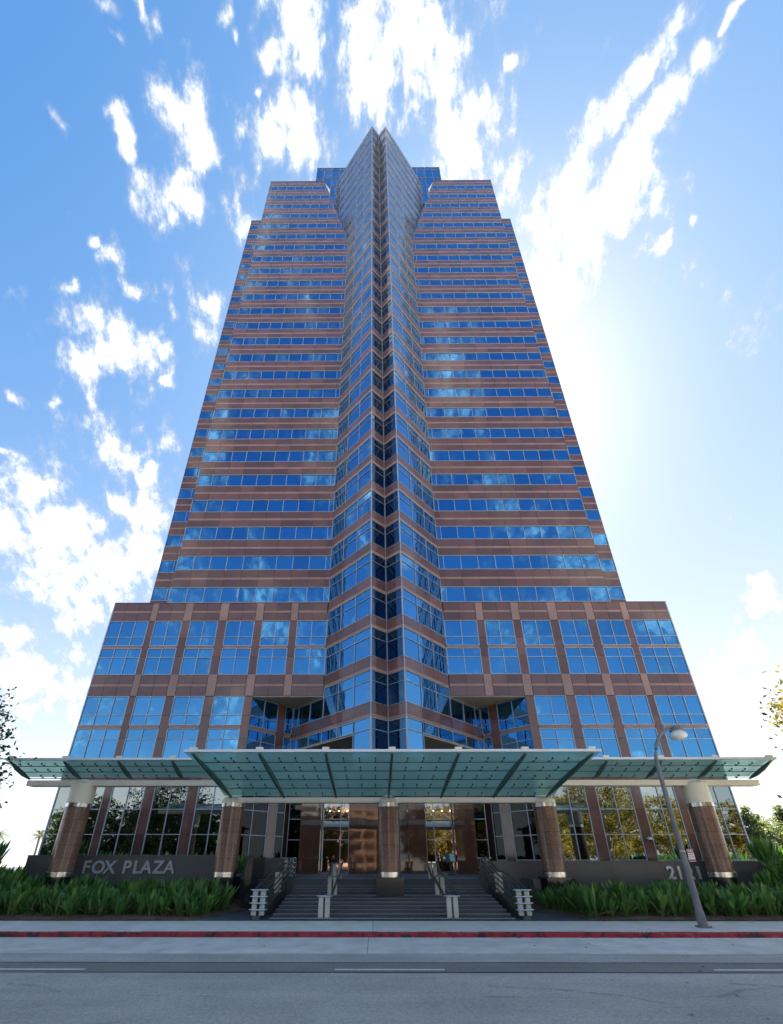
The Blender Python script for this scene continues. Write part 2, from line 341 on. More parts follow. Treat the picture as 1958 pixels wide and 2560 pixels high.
# ------------------------------------------------------------------ mesh helpers
def put(o, parent=None):
    COL.objects.link(o)
    if parent is not None: o.parent = parent
    return o
def thing(name, label, cat, loc=(0, 0, 0), group=None):
    o = bpy.data.objects.new(name, None); o.empty_display_size = .3
    o.location = (loc[0], loc[1], loc[2] + E)
    o['label'] = label; o['category'] = cat
    if group: o['group'] = group
    return put(o)
def tag(o, label, cat, group=None):
    o['label'] = label; o['category'] = cat
    if group: o['group'] = group
    return o
def structure(o): o['kind'] = 'structure'; return o
class MB:
    """collects faces in eye-level coordinates; build() links them as one mesh object"""
    def __init__(s): s.v = []; s.f = []; s.obj = None
    def add(s, vs, fs):
        b = len(s.v); s.v.extend([tuple(p) for p in vs]); s.f.extend([tuple(i + b for i in f) for f in fs]); return s
    def box(s, x0, x1, y0, y1, z0, z1):
        vs = [(x0, y0, z0), (x1, y0, z0), (x1, y1, z0), (x0, y1, z0), (x0, y0, z1), (x1, y0, z1), (x1, y1, z1), (x0, y1, z1)]
        return s.add(vs, [(3, 2, 1, 0), (4, 5, 6, 7), (0, 1, 5, 4), (1, 2, 6, 5), (2, 3, 7, 6), (3, 0, 4, 7)])
    def plan(s, poly, z0, z1):
        a = sum(poly[i][0] * poly[(i + 1) % len(poly)][1] - poly[(i + 1) % len(poly)][0] * poly[i][1] for i in range(len(poly)))
        if a < 0: poly = poly[::-1]
        n = len(poly)
        vs = [(x, y, z0) for x, y in poly] + [(x, y, z1) for x, y in poly]
        return s.add(vs, [tuple(range(n))[::-1], tuple(range(n, 2 * n))] + [(i, (i + 1) % n, (i + 1) % n + n, i + n) for i in range(n)])
    def prism(s, pts, ext):
        """pts: planar 3-D polygon, ext: extrusion vector"""
        p = [Vector(q) for q in pts]; e = Vector(ext); n = len(p)
        nor = Vector((0, 0, 0))
        for i in range(n): nor += (p[i] - p[0]).cross(p[(i + 1) % n] - p[0])
        if nor.dot(e) > 0: p = p[::-1]
        vs = p + [q + e for q in p]
        return s.add(vs, [tuple(range(n)), tuple(range(n, 2 * n))[::-1]] + [((i + 1) % n, i, i + n, (i + 1) % n + n) for i in range(n)])
    def tube(s, pts, rad, n=8, cap=True):
        pts = [Vector(p) for p in pts]; k = len(pts)
        rads = rad if isinstance(rad, (list, tuple)) else [rad] * k
        vs = []; up = Vector((0.0123, .0371, 1))
        for i, p in enumerate(pts):
            t = (pts[min(i + 1, k - 1)] - pts[max(i - 1, 0)]).normalized()
            a = t.cross(up if abs(t.dot(up.normalized())) < .95 else Vector((1, .02, 0))).normalized(); c = a.cross(t)
            for j in range(n):
                an = 2 * PI * j / n; vs.append(p + (a * math.cos(an) - c * math.sin(an)) * rads[i])
        fs = [(i * n + j, i * n + (j + 1) % n, (i + 1) * n + (j + 1) % n, (i + 1) * n + j) for i in range(k - 1) for j in range(n)]
        if cap: fs += [tuple(range(n))[::-1], tuple((k - 1) * n + j for j in range(n))]
        return s.add(vs, fs)
    def lathe(s, cx, cy, prof, n=32, a0=0., a1=2 * PI, wall=0.):
        full = abs(a1 - a0 - 2 * PI) < 1e-6; m = n if full else n + 1; k = len(prof)
        vs = [(cx + r * math.cos(a0 + (a1 - a0) * j / n), cy + r * math.sin(a0 + (a1 - a0) * j / n), z) for r, z in prof for j in range(m)]
        fs = [(i * m + j, i * m + (j + 1) % m, (i + 1) * m + (j + 1) % m, (i + 1) * m + j) for i in range(k - 1) for j in range(n if full else n)]
        if full: fs += [tuple(range(m))[::-1], tuple((k - 1) * m + j for j in range(m))]
        return s.add(vs, fs)
    def build(s, name, mat, parent=None, smooth=False, kind=None):
        off = Vector((0, 0, -E)) if parent is None else parent.matrix_basis.translation.copy()
        off = off if parent is None else off - Vector((0, 0, E))
        if parent is not None and parent.parent is not None: off = off + parent.parent.matrix_basis.translation
        if parent is None: off = Vector((0, 0, -E))
        me = bpy.data.meshes.new(name)
        me.from_pydata([(x - off.x, y - off.y, z - off.z) for x, y, z in s.v], [], s.f); me.update()
        me.materials.append(MATS[mat])
        if smooth:
            me.polygons.foreach_set('use_smooth', [True] * len(me.polygons))
            try: me.set_sharp_from_angle(angle=R(38))
            except Exception: pass
        o = bpy.data.objects.new(name, me)
        if kind: o['kind'] = kind
        s.obj = put(o, parent)
        return s.obj
def offset_poly(poly, d):
    a = sum(poly[i][0] * poly[(i + 1) % len(poly)][1] - poly[(i + 1) % len(poly)][0] * poly[i][1] for i in range(len(poly)))
    if a < 0: poly = poly[::-1]
    n = len(poly); out = []
    for i in range(n):
        p0, p1, p2 = Vector(poly[i - 1]), Vector(poly[i]), Vector(poly[(i + 1) % n])
        d1 = (p1 - p0).normalized(); d2 = (p2 - p1).normalized()
        n1 = Vector((-d1.y, d1.x)); n2 = Vector((-d2.y, d2.x))
        m = (n1 + n2) / (1 + n1.dot(n2)); out.append(tuple(p1 + m * d))
    return out
def project(p):
    x, y, z = p
    xr = x * math.cos(PSI) + y * math.sin(PSI); yr = -x * math.sin(PSI) + y * math.cos(PSI)
    zc = yr * math.cos(TH) + z * math.sin(TH)
    if zc < .1: return None
    return PX + FPX * xr / zc, PY - FPX * (z * math.cos(TH) - yr * math.sin(TH)) / zc
# unit box shared by all flat facade pieces
UNIT = {}
def unit_mesh(name, mat):
    k = (name, mat)
    if k not in UNIT:
        me = bpy.data.meshes.new(name)
        me.from_pydata([(0, 0, 0), (1, 0, 0), (1, 1, 0), (0, 1, 0), (0, 0, 1), (1, 0, 1), (1, 1, 1), (0, 1, 1)], [],
                       [(3, 2, 1, 0), (4, 5, 6, 7), (0, 1, 5, 4), (1, 2, 6, 5), (2, 3, 7, 6), (3, 0, 4, 7)])
        me.materials.append(MATS[mat]); UNIT[k] = me
    return UNIT[k]
class Pieces:
    """flat pieces of one thing: the 300 largest of each name become objects, the rest one 'stuff' part"""
    def __init__(s, parent): s.parent = parent; s.items = {}
    def box(s, name, mat, M, tilt=0.0, own=None):
        if tilt:
            c = M @ Vector((.5, .5, .5)); a = M.to_3x3()
            rz = Matrix.Rotation(random.gauss(0, tilt), 4, 'Z'); ax = Vector(a.col[0]).normalized()
            rx = Matrix.Rotation(random.gauss(0, tilt), 4, ax)
            M = Matrix.Translation(c) @ rz @ rx @ Matrix.Translation(-c) @ M
        q = [project(M @ Vector(p)) for p in ((0, 1, 0), (1, 1, 0), (1, 1, 1), (0, 1, 1))]
        area = 0
        if all(q): area = abs(sum(q[i][0] * q[(i + 1) % 4][1] - q[(i + 1) % 4][0] * q[i][1] for i in range(4))) / 2
        s.items.setdefault((name), []).append((area, mat, M, None, own))
    def poly(s, name, mat, pts, ext, own=None):
        q = [project(p) for p in pts]; area = 0
        if all(q): area = abs(sum(q[i][0] * q[(i + 1) % len(q)][1] - q[(i + 1) % len(q)][0] * q[i][1] for i in range(len(q)))) / 2
        s.items.setdefault((name), []).append((area, mat, None, (pts, ext), own))
    def finish(s, limit=300):
        off = s.parent.matrix_basis.translation - Vector((0, 0, E)); T = Matrix.Translation(-off)
        for name, L in s.items.items():
            L.sort(key=lambda t: -t[0])
            for area, mat, M, pp, own in L[:limit]:
                par = own.obj if own is not None and own.obj is not None else s.parent
                if M is not None:
                    o = bpy.data.objects.new(name, unit_mesh(name, mat)); o.matrix_basis = T @ M; put(o, par)
                else:
                    MB().prism(*pp).build(name, mat, par)
            rest = {}
            for area, mat, M, pp, own in L[limit:]:
                mb = rest.setdefault(mat, MB())
                if M is not None:
                    vs = [M @ Vector(p) for p in ((0, 0, 0), (1, 0, 0), (1, 1, 0), (0, 1, 0), (0, 0, 1), (1, 0, 1), (1, 1, 1), (0, 1, 1))]
                    mb.add(vs, [(3, 2, 1, 0), (4, 5, 6, 7), (0, 1, 5, 4), (1, 2, 6, 5), (2, 3, 7, 6), (3, 0, 4, 7)])
                else: mb.prism(*pp)
            for mat, mb in rest.items(): mb.build('upper_' + name + 's', mat, s.parent, kind='stuff')
class Wall:
    """a vertical plane: distance x along u from O, height z, depth d along the outward normal n"""
    def __init__(s, O, u, n):
        s.O = Vector((O[0], O[1], 0)); s.u = Vector((u[0], u[1], 0)).normalized(); s.n = Vector((n[0], n[1], 0)).normalized()
        s.flip = s.u.cross(s.n).z < 0
    def M(s, x0, x1, z0, z1, d0, d1):
        if s.flip: o, u = s.O + s.u * x1, -s.u
        else: o, u = s.O + s.u * x0, s.u
        o = o + s.n * d0 + Vector((0, 0, z0)); u = u * (x1 - x0); n = s.n * (d1 - d0); z = Vector((0, 0, z1 - z0))
        return Matrix(((u.x, n.x, z.x, o.x), (u.y, n.y, z.y, o.y), (u.z, n.z, z.z, o.z), (0, 0, 0, 1)))
    def pt(s, x, z, d=0): 
        q = s.O + s.u * x + s.n * d; return Vector((q.x, q.y, z))
    def bar(s, mb, x0, x1, z0, z1, d0, d1):
        M = s.M(x0, x1, z0, z1, d0, d1)
        vs = [M @ Vector(p) for p in ((0, 0, 0), (1, 0, 0), (1, 1, 0), (0, 1, 0), (0, 0, 1), (1, 0, 1), (1, 1, 1), (0, 1, 1))]
        mb.add(vs, [(3, 2, 1, 0), (4, 5, 6, 7), (0, 1, 5, 4), (1, 2, 6, 5), (2, 3, 7, 6), (3, 0, 4, 7)])

# ------------------------------------------------------------------ ground, street
X0 = 1.05                                   # axis of the building
G = -E                                      # pavement level
def plane(name, mat, x0, x1, y0, y1, z):
    return MB().add([(x0, y0, z), (x1, y0, z), (x1, y1, z), (x0, y1, z)], [(0, 1, 2, 3)]).build(name, mat)
structure(plane('ground', 'earth', -3000, 3000, -3000, 3000, G - .35))
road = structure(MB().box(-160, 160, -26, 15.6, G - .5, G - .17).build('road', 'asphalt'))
patch = MB().add([(-160, 13.25, G - .166), (160, 13.25, G - .166), (160, 14.4, G - .166), (-160, 14.4, G - .166)], [(0, 1, 2, 3)]).build('asphalt_patch', 'asphalt_patch', road)
for y in (13.25, 14.4):
    pts = []; n = 160
    lo = [(-160 + 320 * i / n, y - .03 + random.uniform(-.012, .012), G - .163) for i in range(n + 1)]
    hi = [(-160 + 320 * i / n, y + .035 + random.uniform(-.015, .02), G - .163) for i in range(n + 1)]
    MB().add(lo + hi, [(i, i + 1, i + n + 2, i + n + 1) for i in range(n)]).build('tar_seam', 'kiosk_dark', road)
for xa, xb in ((-45.5, -42.6), (-33.0, -30.1), (-20.6, -17.7), (-10.35, -8.15 + .45), (-1.07, 1.83), (8.9, 12.2), (20.6, 23.5), (33., 35.9)):
    MB().box(xa, xb, 13.50, 13.60, G - .17, G - .158).build('lane_dash', 'paint_white', road)
for pts in ([(2.6, 11.95), (4.0, 11.7), (5.3, 11.2), (5.9, 10.6)], [(8.3, 12.2), (9.8, 11.9), (11.2, 11.2)], [(7.2, 11.1), (8.2, 11.7), (9.4, 11.95)], [(-8.6, 12.1), (-7.6, 11.9), (-6.9, 11.4)]):
    vs = []
    for x, y in pts: vs += [(x, y - .09, G - .1655), (x, y + .09, G - .1655)]
    MB().add(vs, [(2 * i, 2 * i + 2, 2 * i + 3, 2 * i + 1) for i in range(len(pts) - 1)]).build('tyre_mark', 'tyre_mark', road)
def gutter():
    g = structure(MB().box(-160, 160, 15.6, 18.6, G - .5, G - .19).build('gutter', 'kiosk_dark'))
    xs = [-60, -45, -35, -25.5, -17.2, -8.1, -.25, 7.35, 15.8, 24.5, 34, 46, 60]
    for a, b_ in zip(xs[:-1], xs[1:]):
        MB().box(a + .008, b_ - .008, 15.63, 18.6, G - .25, G - .155).build('slab', 'gutter_concrete', g)
    return g
gutter()
def sidewalk():
    s_ = structure(MB().box(-160, 160, 18.62, 21.9, G - .5, G - .03).build('sidewalk', 'kiosk_dark'))
    xs = [-60, -48, -38, -29.6, -22.2, -14.6, -9.9, -4.3, -.1, 4.1, 9.4, 14.2, 19.6, 26, 34, 46, 60]
    for a, b_ in zip(xs[:-1], xs[1:]):
        MB().box(a + .008, b_ - .008, 18.84, 21.9, G - .1, G).build('slab', 'concrete', s_)
        # red kerb stones, slightly rounded nose
        MB().prism([(a + .006, 18.60, G - .18), (a + .006, 18.60, G - .03), (a + .006, 18.63, G + .004), (a + .006, 18.82, G + .006), (a + .006, 18.82, G - .18)],
                   (b_ - a - .012, 0, 0)).build('kerb_stone', 'red_curb', s_)
    for xx in (.95, 17.5, -13.):
        MB().box(xx, xx + .42, 18.590, 18.61, G - .15, G - .075).build('drain_slot', 'kiosk_dark', s_)
    return s_
pave = sidewalk()
def text_mesh(name, txt, size, mat, parent, loc, rot=(0, 0, 0), extrude=.004, offset=0.0, sx=1.0, world_off=(0, 0, 0)):
    c = bpy.data.curves.new('t', 'FONT'); c.body = txt; c.size = size; c.extrude = extrude; c.offset = offset; c.resolution_u = 4
    c.align_x = 'LEFT'
    o = bpy.data.objects.new('t', c); COL.objects.link(o)
    dg = bpy.context.evaluated_depsgraph_get()
    me = bpy.data.meshes.new_from_object(o.evaluated_get(dg)); me.name = name
    bpy.data.objects.remove(o); bpy.data.curves.remove(c)
    me.materials.clear(); me.materials.append(MATS[mat])
    q = bpy.data.objects.new(name, me); q.rotation_euler = rot; q.scale = (sx, 1, 1)
    q.location = (loc[0] - world_off[0], loc[1] - world_off[1], loc[2] + E - world_off[2])
    put(q, parent); return q
for xx, t in ((-13.5, 'NO PARKING'), (-9.9, 'FIRE LANE'), (.1, 'NO PARKING'), (2.75, 'FIRE LANE'), (9.15, 'NO PARKING'), (12.1, 'FIRE LANE')):
    text_mesh('painted_lettering', t, .22, 'paint_white', pave, (xx, 18.66, G + .010), extrude=.001, offset=.006, sx=1.1)
# terrace behind the walls, landing and planting beds
structure(MB().box(-60, 60, 27.9, 140, G - .4, -1.02).build('terrace', 'step_stone'))

# ------------------------------------------------------------------ the tower
tower = thing('office_tower', 'tall red granite office tower with blue mirror windows and central glass prow', 'building', (X0, 35, G))
PC = Pieces(tower)
CUR = {'fr': None}        # the frame being glazed: its panes become its sub-parts
FR = {-1: .985, 1: 1.015}
ROW0, PITCH, WH = 22.89, 3.93, 1.75
def frame_rect(mb, w, xs, z0, z1, trans=(), wv=.056, d1=.02, inset=0):
    for x in xs: w.bar(mb, x - wv / 2, x + wv / 2, z0, z1, -.09, d1)
    for z in (z0, z1): w.bar(mb, xs[0] - .03, xs[-1] + .03, z - wv / 2, z + wv / 2, -.088, d1 - .003)
    for z in trans: w.bar(mb, xs[0], xs[-1], z - wv / 2, z + wv / 2, -.088, d1 - .006)
def panes(w, xs, z0, z1, trans=(), mat='blue_glass', tilt=.0036, name='window_pane'):
    zs = [z0, *trans, z1]
    for a, b_ in zip(xs[:-1], xs[1:]):
        for c, d in zip(zs[:-1], zs[1:]):
            PC.box(name, mat, w.M(a + .02, b_ - .02, c + .02, d - .02, -.075, -.045), tilt, CUR['fr'])
def panels(w, xs, z0, z1, mat, d=0.0, name='granite_panel', g=.011):
    for a, b_ in zip(xs[:-1], xs[1:]):
        PC.box(name, mat, w.M(a + g, b_ - g, z0 + g, z1 - g, -.09, d))
def clip_poly(x0, x1, z0, z1, a, b_):
    """keep x >= a + b*z"""
    P = [(x0, z0), (x1, z0), (x1, z1), (x0, z1)]; out = []
    f = lambda p: p[0] - a - b_ * p[1]
    for i in range(4):
        p, q = P[i], P[(i + 1) % 4]; fp, fq = f(p), f(q)
        if fp >= 0: out.append(p)
        if fp * fq < 0:
            t = fp / (fp - fq); out.append((p[0] + t * (q[0] - p[0]), p[1] + t * (q[1] - p[1])))
    return out
CUT_Z, CUT_X, CUT_B = 97.2, 5.55, .2176
CA = CUT_X - CUT_B * CUT_Z
TOPZ = ROW0 + 24 * PITCH + WH + 2.18
def spandrel(w, xs, zt, clip=False, honed=False):
    for z0, z1, mt in ((zt + .04, zt + .95, 'red_granite'), (zt + .95, zt + 1.23, 'pink_granite'), (zt + 1.23, zt + 2.14, 'red_granite')):
        for a, b_ in zip(xs[:-1], xs[1:]):
            if clip and a < CA + CUT_B * z1:
                P = clip_poly(a + .011, b_ - .011, z0 + .011, z1 - .011, CA, CUT_B)
                if len(P) > 2: PC.poly('granite_panel', mt, [w.pt(x, z, 0) for x, z in P], -w.n * .09)
            else:
                PC.box('granite_panel', mt + '_honed' if honed and mt == 'red_granite' else mt, w.M(a + .011, b_ - .011, z0 + .011, z1 - .011, -.09, 0.0 if mt == 'red_granite' else .006))
for s in (-1, 1):
    F = FR[s]; w = Wall((X0, 35), (s, 0), (0, -1))
    xo = 21.7 * F; pw = (xo - 5.55 - .5) / 9
    xs = [5.55, 6.05] + [6.05 + pw * (i + 1) for i in range(9)]
    for k in range(25):
        z0 = ROW0 + PITCH * k; z1 = z0 + WH
        xin = max(5.55, CA + CUT_B * z1); clip = xin > 5.551
        fr = CUR['fr'] = MB()
        if not clip:
            panes(w, xs, z0, z1); frame_rect(fr, w, xs, z0, z1)
        else:
            for a, b_ in zip(xs[:-1], xs[1:]):
                if a < xin:
                    P = clip_poly(a + .02, b_ - .02, z0 + .02, z1 - .02, CA, CUT_B)
                    if len(P) > 2: PC.poly('window_pane', 'blue_glass', [w.pt(x, z, -.045) for x, z in P], -w.n * .03, CUR['fr'])
                else: panes(w, [a, b_], z0, z1)
            xv = [x for x in xs if x > xin + .05]
            frame_rect(fr, w, [xin] + xv, z0, z1) if xv else None
        fr.build('window_frame', 'mullion', tower)
        spandrel(w, xs, z1, CA + CUT_B * (z1 + 2.18) > 5.55)
    # thin metal coping where the raking cut meets the roof
    P = [(CA + CUT_B * TOPZ + .02, TOPZ + .05), (CA + CUT_B * 117.6 - .50, 117.6), (CA + CUT_B * 116 - .05, 116.0)]
    MB().prism([w.pt(x, z, -.1) for x, z in P], (0, .35, 0)).build('coping', 'white_metal', tower)
    # coping along the roof
    c = MB(); w.bar(c, CA + CUT_B * TOPZ, xo + .02, TOPZ, TOPZ + .12, -.5, .03); c.build('parapet', 'red_granite', tower)
    # solid slab behind the cladding
    xi = CUT_X
    prof = [(0, 21.5), (xo - .12, 21.5), (xo - .12, TOPZ), (CA + CUT_B * TOPZ + .12, TOPZ), (xi + .12, CUT_Z), (0, CUT_Z)]
    MB().prism([w.pt(x, z, -.10) for x, z in prof], (0, 5.4, 0)).build('slab_core', 'red_granite', tower)
    # wider rear body of the tower, set back behind the front slab
    ww = Wall((X0, 40.6), (s, 0), (0, -1)); xe = 27.1 * F
    xw = [xe - 1.74 * i for i in range(4, -1, -1)]
    MB().box(*sorted((X0, X0 + s * (xe - .1))), 40.72, 72, 21.5, TOPZ).build('rear_core', 'core_dark', tower)
    for k in range(25):
        z0 = ROW0 + PITCH * k; z1 = z0 + WH
        fr = CUR['fr'] = MB(); panes(ww, xw, z0, z1); frame_rect(fr, ww, xw[:-1] + [xe - .04], z0, z1); fr.build('window_frame', 'mullion', tower)
        spandrel(ww, xw, z1)
    c = MB(); ww.bar(c, 14, xe + .02, TOPZ, TOPZ + .12, -.5, .03); c.build('parapet', 'red_granite', tower)

# ---- the prow: a double-pointed glass bay
PKX, PKY, CRY = 1.35, 30.8, 31.95
BH, TRN = 2.67, 1.77
q2 = math.sqrt(.5)
def bay_row(w, xs, z0, fr, top=None, mat='blue_glass'):
    z1 = z0 + BH
    if top and z1 > top:
        panes(w, xs, z0, top, [z0 + TRN] if z0 + TRN < top - .1 else []); frame_rect(fr, w, xs, z0, top, [z0 + TRN] if z0 + TRN < top - .1 else [])
        return
    panes(w, xs, z0, z1, [z0 + TRN], mat=mat); frame_rect(fr, w, xs, z0, z1, [z0 + TRN], wv=.045)
    panels(w, xs, z1 + .04, z1 + .32, 'pink_granite', .006); panels(w, xs, z1 + .32, z1 + 1.22, 'red_granite')
for s in (-1, 1):
    corner = (X0 + s * 5.55, 35)
    wb = Wall(corner, (-s * q2, -q2), (s * q2, -q2)); LB = 4.2 / q2
    wn = Wall((X0 + s * PKX, PKY), (-s * PKX, CRY - PKY), (-s * (CRY - PKY), -PKX)); LN = math.hypot(PKX, CRY - PKY)
    xb = [LB * i / 3 for i in range(4)]; xn = [.0, LN]
    for k in range(-3, 28):
        fr = CUR['fr'] = MB(); z0 = ROW0 + PITCH * k
        bay_row(wb, xb, z0, fr)
        if k >= 18: bay_row(wb, [-4.81, -3.2, -1.6, 0], z0, fr)
        fr.build('window_frame', 'mullion', tower)
        fr = CUR['fr'] = MB(); bay_row(wn, [.02, LN - .02], z0, fr, None, 'notch_glass_shaded'); fr.build('window_frame', 'mullion_shaded', tower)
    # in the podium niche the bay face runs on behind the facade line
    fr = CUR['fr'] = MB(); xx = [-(12.1 * FR[s] - 5.55) / 2 / q2 * t for t in (1, .82, .42, 0)]
    z0 = ROW0 - 3 * PITCH; bay_row(wb, xx, z0, fr, 13.0)
    z0 = ROW0 - 4 * PITCH; zt = z0 + TRN
    panes(wb, xx + xb[1:3], zt, z0 + BH); frame_rect(fr, wb, xx + xb[1:3], zt, z0 + BH)
    panels(wb, xx + xb[1:3], z0 + BH + .04, z0 + BH + .32, 'pink_granite', .006); panels(wb, xx + xb[1:3], z0 + BH + .32, z0 + BH + 1.22, 'red_granite')
    panes(wb, xb[2:], z0 - .3, z0 + BH, [zt]); frame_rect(fr, wb, xb[2:], z0 - .3, z0 + BH, [zt])
    panels(wb, xb[2:], z0 + BH + .04, z0 + BH + .32, 'pink_granite', .006); panels(wb, xb[2:], z0 + BH + .32, z0 + BH + 1.22, 'red_granite')
    panes(wn, xn, z0 - .3, z0 + BH, [zt], mat='notch_glass_shaded'); frame_rect(fr, wn, xn, z0 - .3, z0 + BH, [zt])
    panels(wn, xn, z0 + BH + .04, z0 + BH + .32, 'pink_granite', .006); panels(wn, xn, z0 + BH + .32, z0 + BH + 1.22, 'red_granite')
    panels(wb, xb[2:], z0 - 1.3, z0 - .34, 'red_granite'); panels(wn, xn, z0 - 1.3, z0 - .34, 'red_granite')
    fr.build('window_frame', 'mullion', tower)
    # corner posts of the prow
    p = MB()
    for (x, y) in ((X0 + s * PKX, PKY - .01),):
        p.box(x - .03, x + .03, y - .03, y + .1, z0 - .3, 132.9)
    p.build('corner_post', 'mullion', tower)
MB().box(X0 - .02, X0 + .02, CRY - .035, CRY + .1, 6.9, 132.9).build('corner_post', 'mullion_shaded', tower)
BT = ROW0 + 28 * PITCH
def bay_plan(back, d):
    e = back - 35
    pl = [(X0 - 5.55 - e, back), (X0 - PKX, PKY), (X0, CRY), (X0 + PKX, PKY), (X0 + 5.55 + e, back)]
    return offset_poly(pl, d)
MB().plan(bay_plan(38.4, .1), 8.95, BT - .05).build('bay_core', 'core_dark', tower)
MB().plan(bay_plan(38.4, .3), BT - .05, BT + .02).build('bay_roof', 'roof_grey', tower)
fx = PKX + 1.4
MB().plan(offset_poly([(X0 - fx, PKY + 1.4), (X0 - PKX, PKY), (X0, CRY), (X0 + PKX, PKY), (X0 + fx, PKY + 1.4), (X0 + fx - 1.0, 33.6), (X0 - fx + 1.0, 33.6)], .1), 5.9, 8.95).build('bay_foot', 'core_dark', tower)
# ---- crown block
wp = Wall((X0 - 13.6, 38.4), (1, 0), (0, -1))
MB().box(X0 - 13.5, X0 + 13.5, 38.52, 56, 119, 140).build('crown_core', 'core_dark', tower)
xs = [27.2 * i / 16 for i in range(17)]; fr = CUR['fr'] = MB()
zs = [121.8, 126.1, 130.4, 134.6, 138.9]
panes(wp, xs, zs[0], 140.1, zs[1:]); frame_rect(fr, wp, xs, zs[0], 140.1, zs[1:], wv=.07)
fr.build('window_frame', 'mullion_shaded', tower)

# ---- podium
PW_ = [(5.62, 8.57), (9.32, 11.96), (12.76, 15.45), (16.32, 19.0), (19.82, 22.44), (23.1, 26.9)]
POD_TOP = 22.79
def split(a, b_, n): return [a + (b_ - a) * i / n for i in range(n + 1)]
ROWS = [(18.11, 20.76, 19.02), (15.18, 17.80, 16.89), (10.46, 13.06, 11.35), (7.49, 10.11, 9.22)]
for s in (-1, 1):
    F = FR[s]; w = Wall((X0, 35), (s, 0), (0, -1))
    wins = [(a * F if i else a, b_ * F) for i, (a, b_) in enumerate(PW_)]
    edge = 26.9 * F
    for ri, (z0, z1, tz) in enumerate(ROWS):
        for i, (a, b_) in enumerate(wins):
            if ri >= 2 and i < 2: continue
            xs = split(a, b_, 3 if i == 5 else 2); fr = CUR['fr'] = MB()
            panes(w, xs, z0, z1, [tz], tilt=.003); frame_rect(fr, w, xs, z0, z1, [tz])
            fr.build('window_frame', 'mullion', tower)
    # ground-floor glazing
    for i, (a, b_) in enumerate(wins):
        if i < 2: continue
        xs = split(a, b_, 3 if i == 5 else 2); fr = CUR['fr'] = MB()
        panes(w, xs, -1.75, 5.6, [0, 1.78, 3.62], mat='base_glass', tilt=.001); frame_rect(fr, w, xs, -1.75, 5.6, [0, 1.78, 3.62])
        fr.build('window_frame', 'mullion', tower)
        panels(w, xs, 5.64, 7.45, 'red_granite')
    piers = [(wins[i][1], wins[i + 1][0]) for i in range(5)]
    for i, (a, b_) in enumerate(piers):
        segs = [(20.80, POD_TOP, 'pink_granite'), (18.9, 20.76, 'red_granite'), (16.95, 18.9, 'red_granite'), (15.2, 16.95, 'red_granite'), (13.1, 15.2, 'pink_granite'),
                (11.3, 13.06, 'red_granite'), (9.3, 11.3, 'red_granite'), (7.4, 9.3, 'red_granite'), (5.6, 7.4, 'red_granite'), (3.62, 5.6, 'red_granite'), (1.78, 3.62, 'red_granite'), (0, 1.78, 'red_granite'), (-1.75, 0, 'red_granite')]
        for z0, z1, mt in segs:
            if i < 1 and z1 < 13.08: continue
            panels(w, [a + .02, b_ - .02], z0, z1, mt, .008)
    for zb, zt in ((20.80, POD_TOP), (13.1, 15.14)):
        h = zt - zb; za, zc_ = zb + h * .44, zb + h * .57
        for i, (a, b_) in enumerate(wins):
            xs = split(a, b_, 3 if i == 5 else 2)
            panels(w, xs, zb, za, 'red_granite'); panels(w, xs, za, zc_, 'pink_granite', .006); panels(w, xs, zc_, zt, 'red_granite')
    for zb, zt in ((17.84, 18.07), (10.15, 10.42)):
        for i, (a, b_) in enumerate(wins):
            if zb < 13 and i < 2: continue
            panels(w, split(a, b_, 3 if i == 5 else 2), zb, zt, 'pink_granite')
    # thin bright edge trim at the outer corner
    c = MB(); w.bar(c, edge - .02, edge + .07, -1.8, POD_TOP, -.1, .015); c.build('corner_trim', 'mullion', tower)
    c = MB(); w.bar(c, 5.2, edge + .05, POD_TOP + .004, POD_TOP + .07, -.4, .03); c.build('parapet', 'red_granite', tower)
    # niche beside the prow
    xn_ = 11.96 * F + .12; L = (xn_ - 5.55) / 2 / q2; nd = (xn_ - 5.55) / 2
    wr = Wall((X0 + s * xn_, 35), (-s * q2, q2), (-s * q2, -q2))
    cuts = [.06, L * .31, L * .62]; fr = CUR['fr'] = MB()
    for z0, z1, tz in ((10.46, 13.0, 11.35), (7.49, 10.11, 9.22)):
        panes(wr, cuts, z0, z1, [tz]); frame_rect(fr, wr, cuts, z0, z1, [tz])
        panes(wr, [L * .81, L - .06], z0, z1, [tz]); frame_rect(fr, wr, [L * .81, L - .06], z0, z1, [tz])
    for a, b_ in ((cuts[0], cuts[-1]), (L * .81, L - .06)):
        panels(wr, [a, b_], 10.15, 10.42, 'pink_granite'); panels(wr, [a, b_], 5.64, 7.45, 'red_granite')
    for z0, z1 in ((11.3, 13.04), (9.3, 11.3), (7.4, 9.3), (5.6, 7.4), (3.62, 5.6), (1.78, 3.62), (0, 1.78), (-1.0, 0)):
        panels(wr, [L * .62 + .04, L * .81 - .04], z0, z1, 'red_granite', .008)
    for xs in (cuts, [L * .81, L - .06]):
        panes(wr, xs, -1.0, 5.6, [0, 1.78, 3.62], mat='dark_glass', tilt=.001); frame_rect(fr, wr, xs, -1.0, 5.6, [0, 1.78, 3.62])
    fr.build('window_frame', 'mullion', tower)
    # soffit of the niche: four metal panels
    A, B_, C_ = (X0 + s * (xn_ - .1), 35.0), (X0 + s * 5.5, 35.0), (X0 + s * (xn_ - nd), 35 + nd)
    mid = ((A[0] + B_[0]) / 2, 35.0)
    for tri in (((A[0], A[1]), mid, C_), (mid, (B_[0], B_[1]), C_)):
        MB().plan(offset_poly(list(tri), .012), 13.02, 13.07).build('soffit_panel', 'soffit', tower)
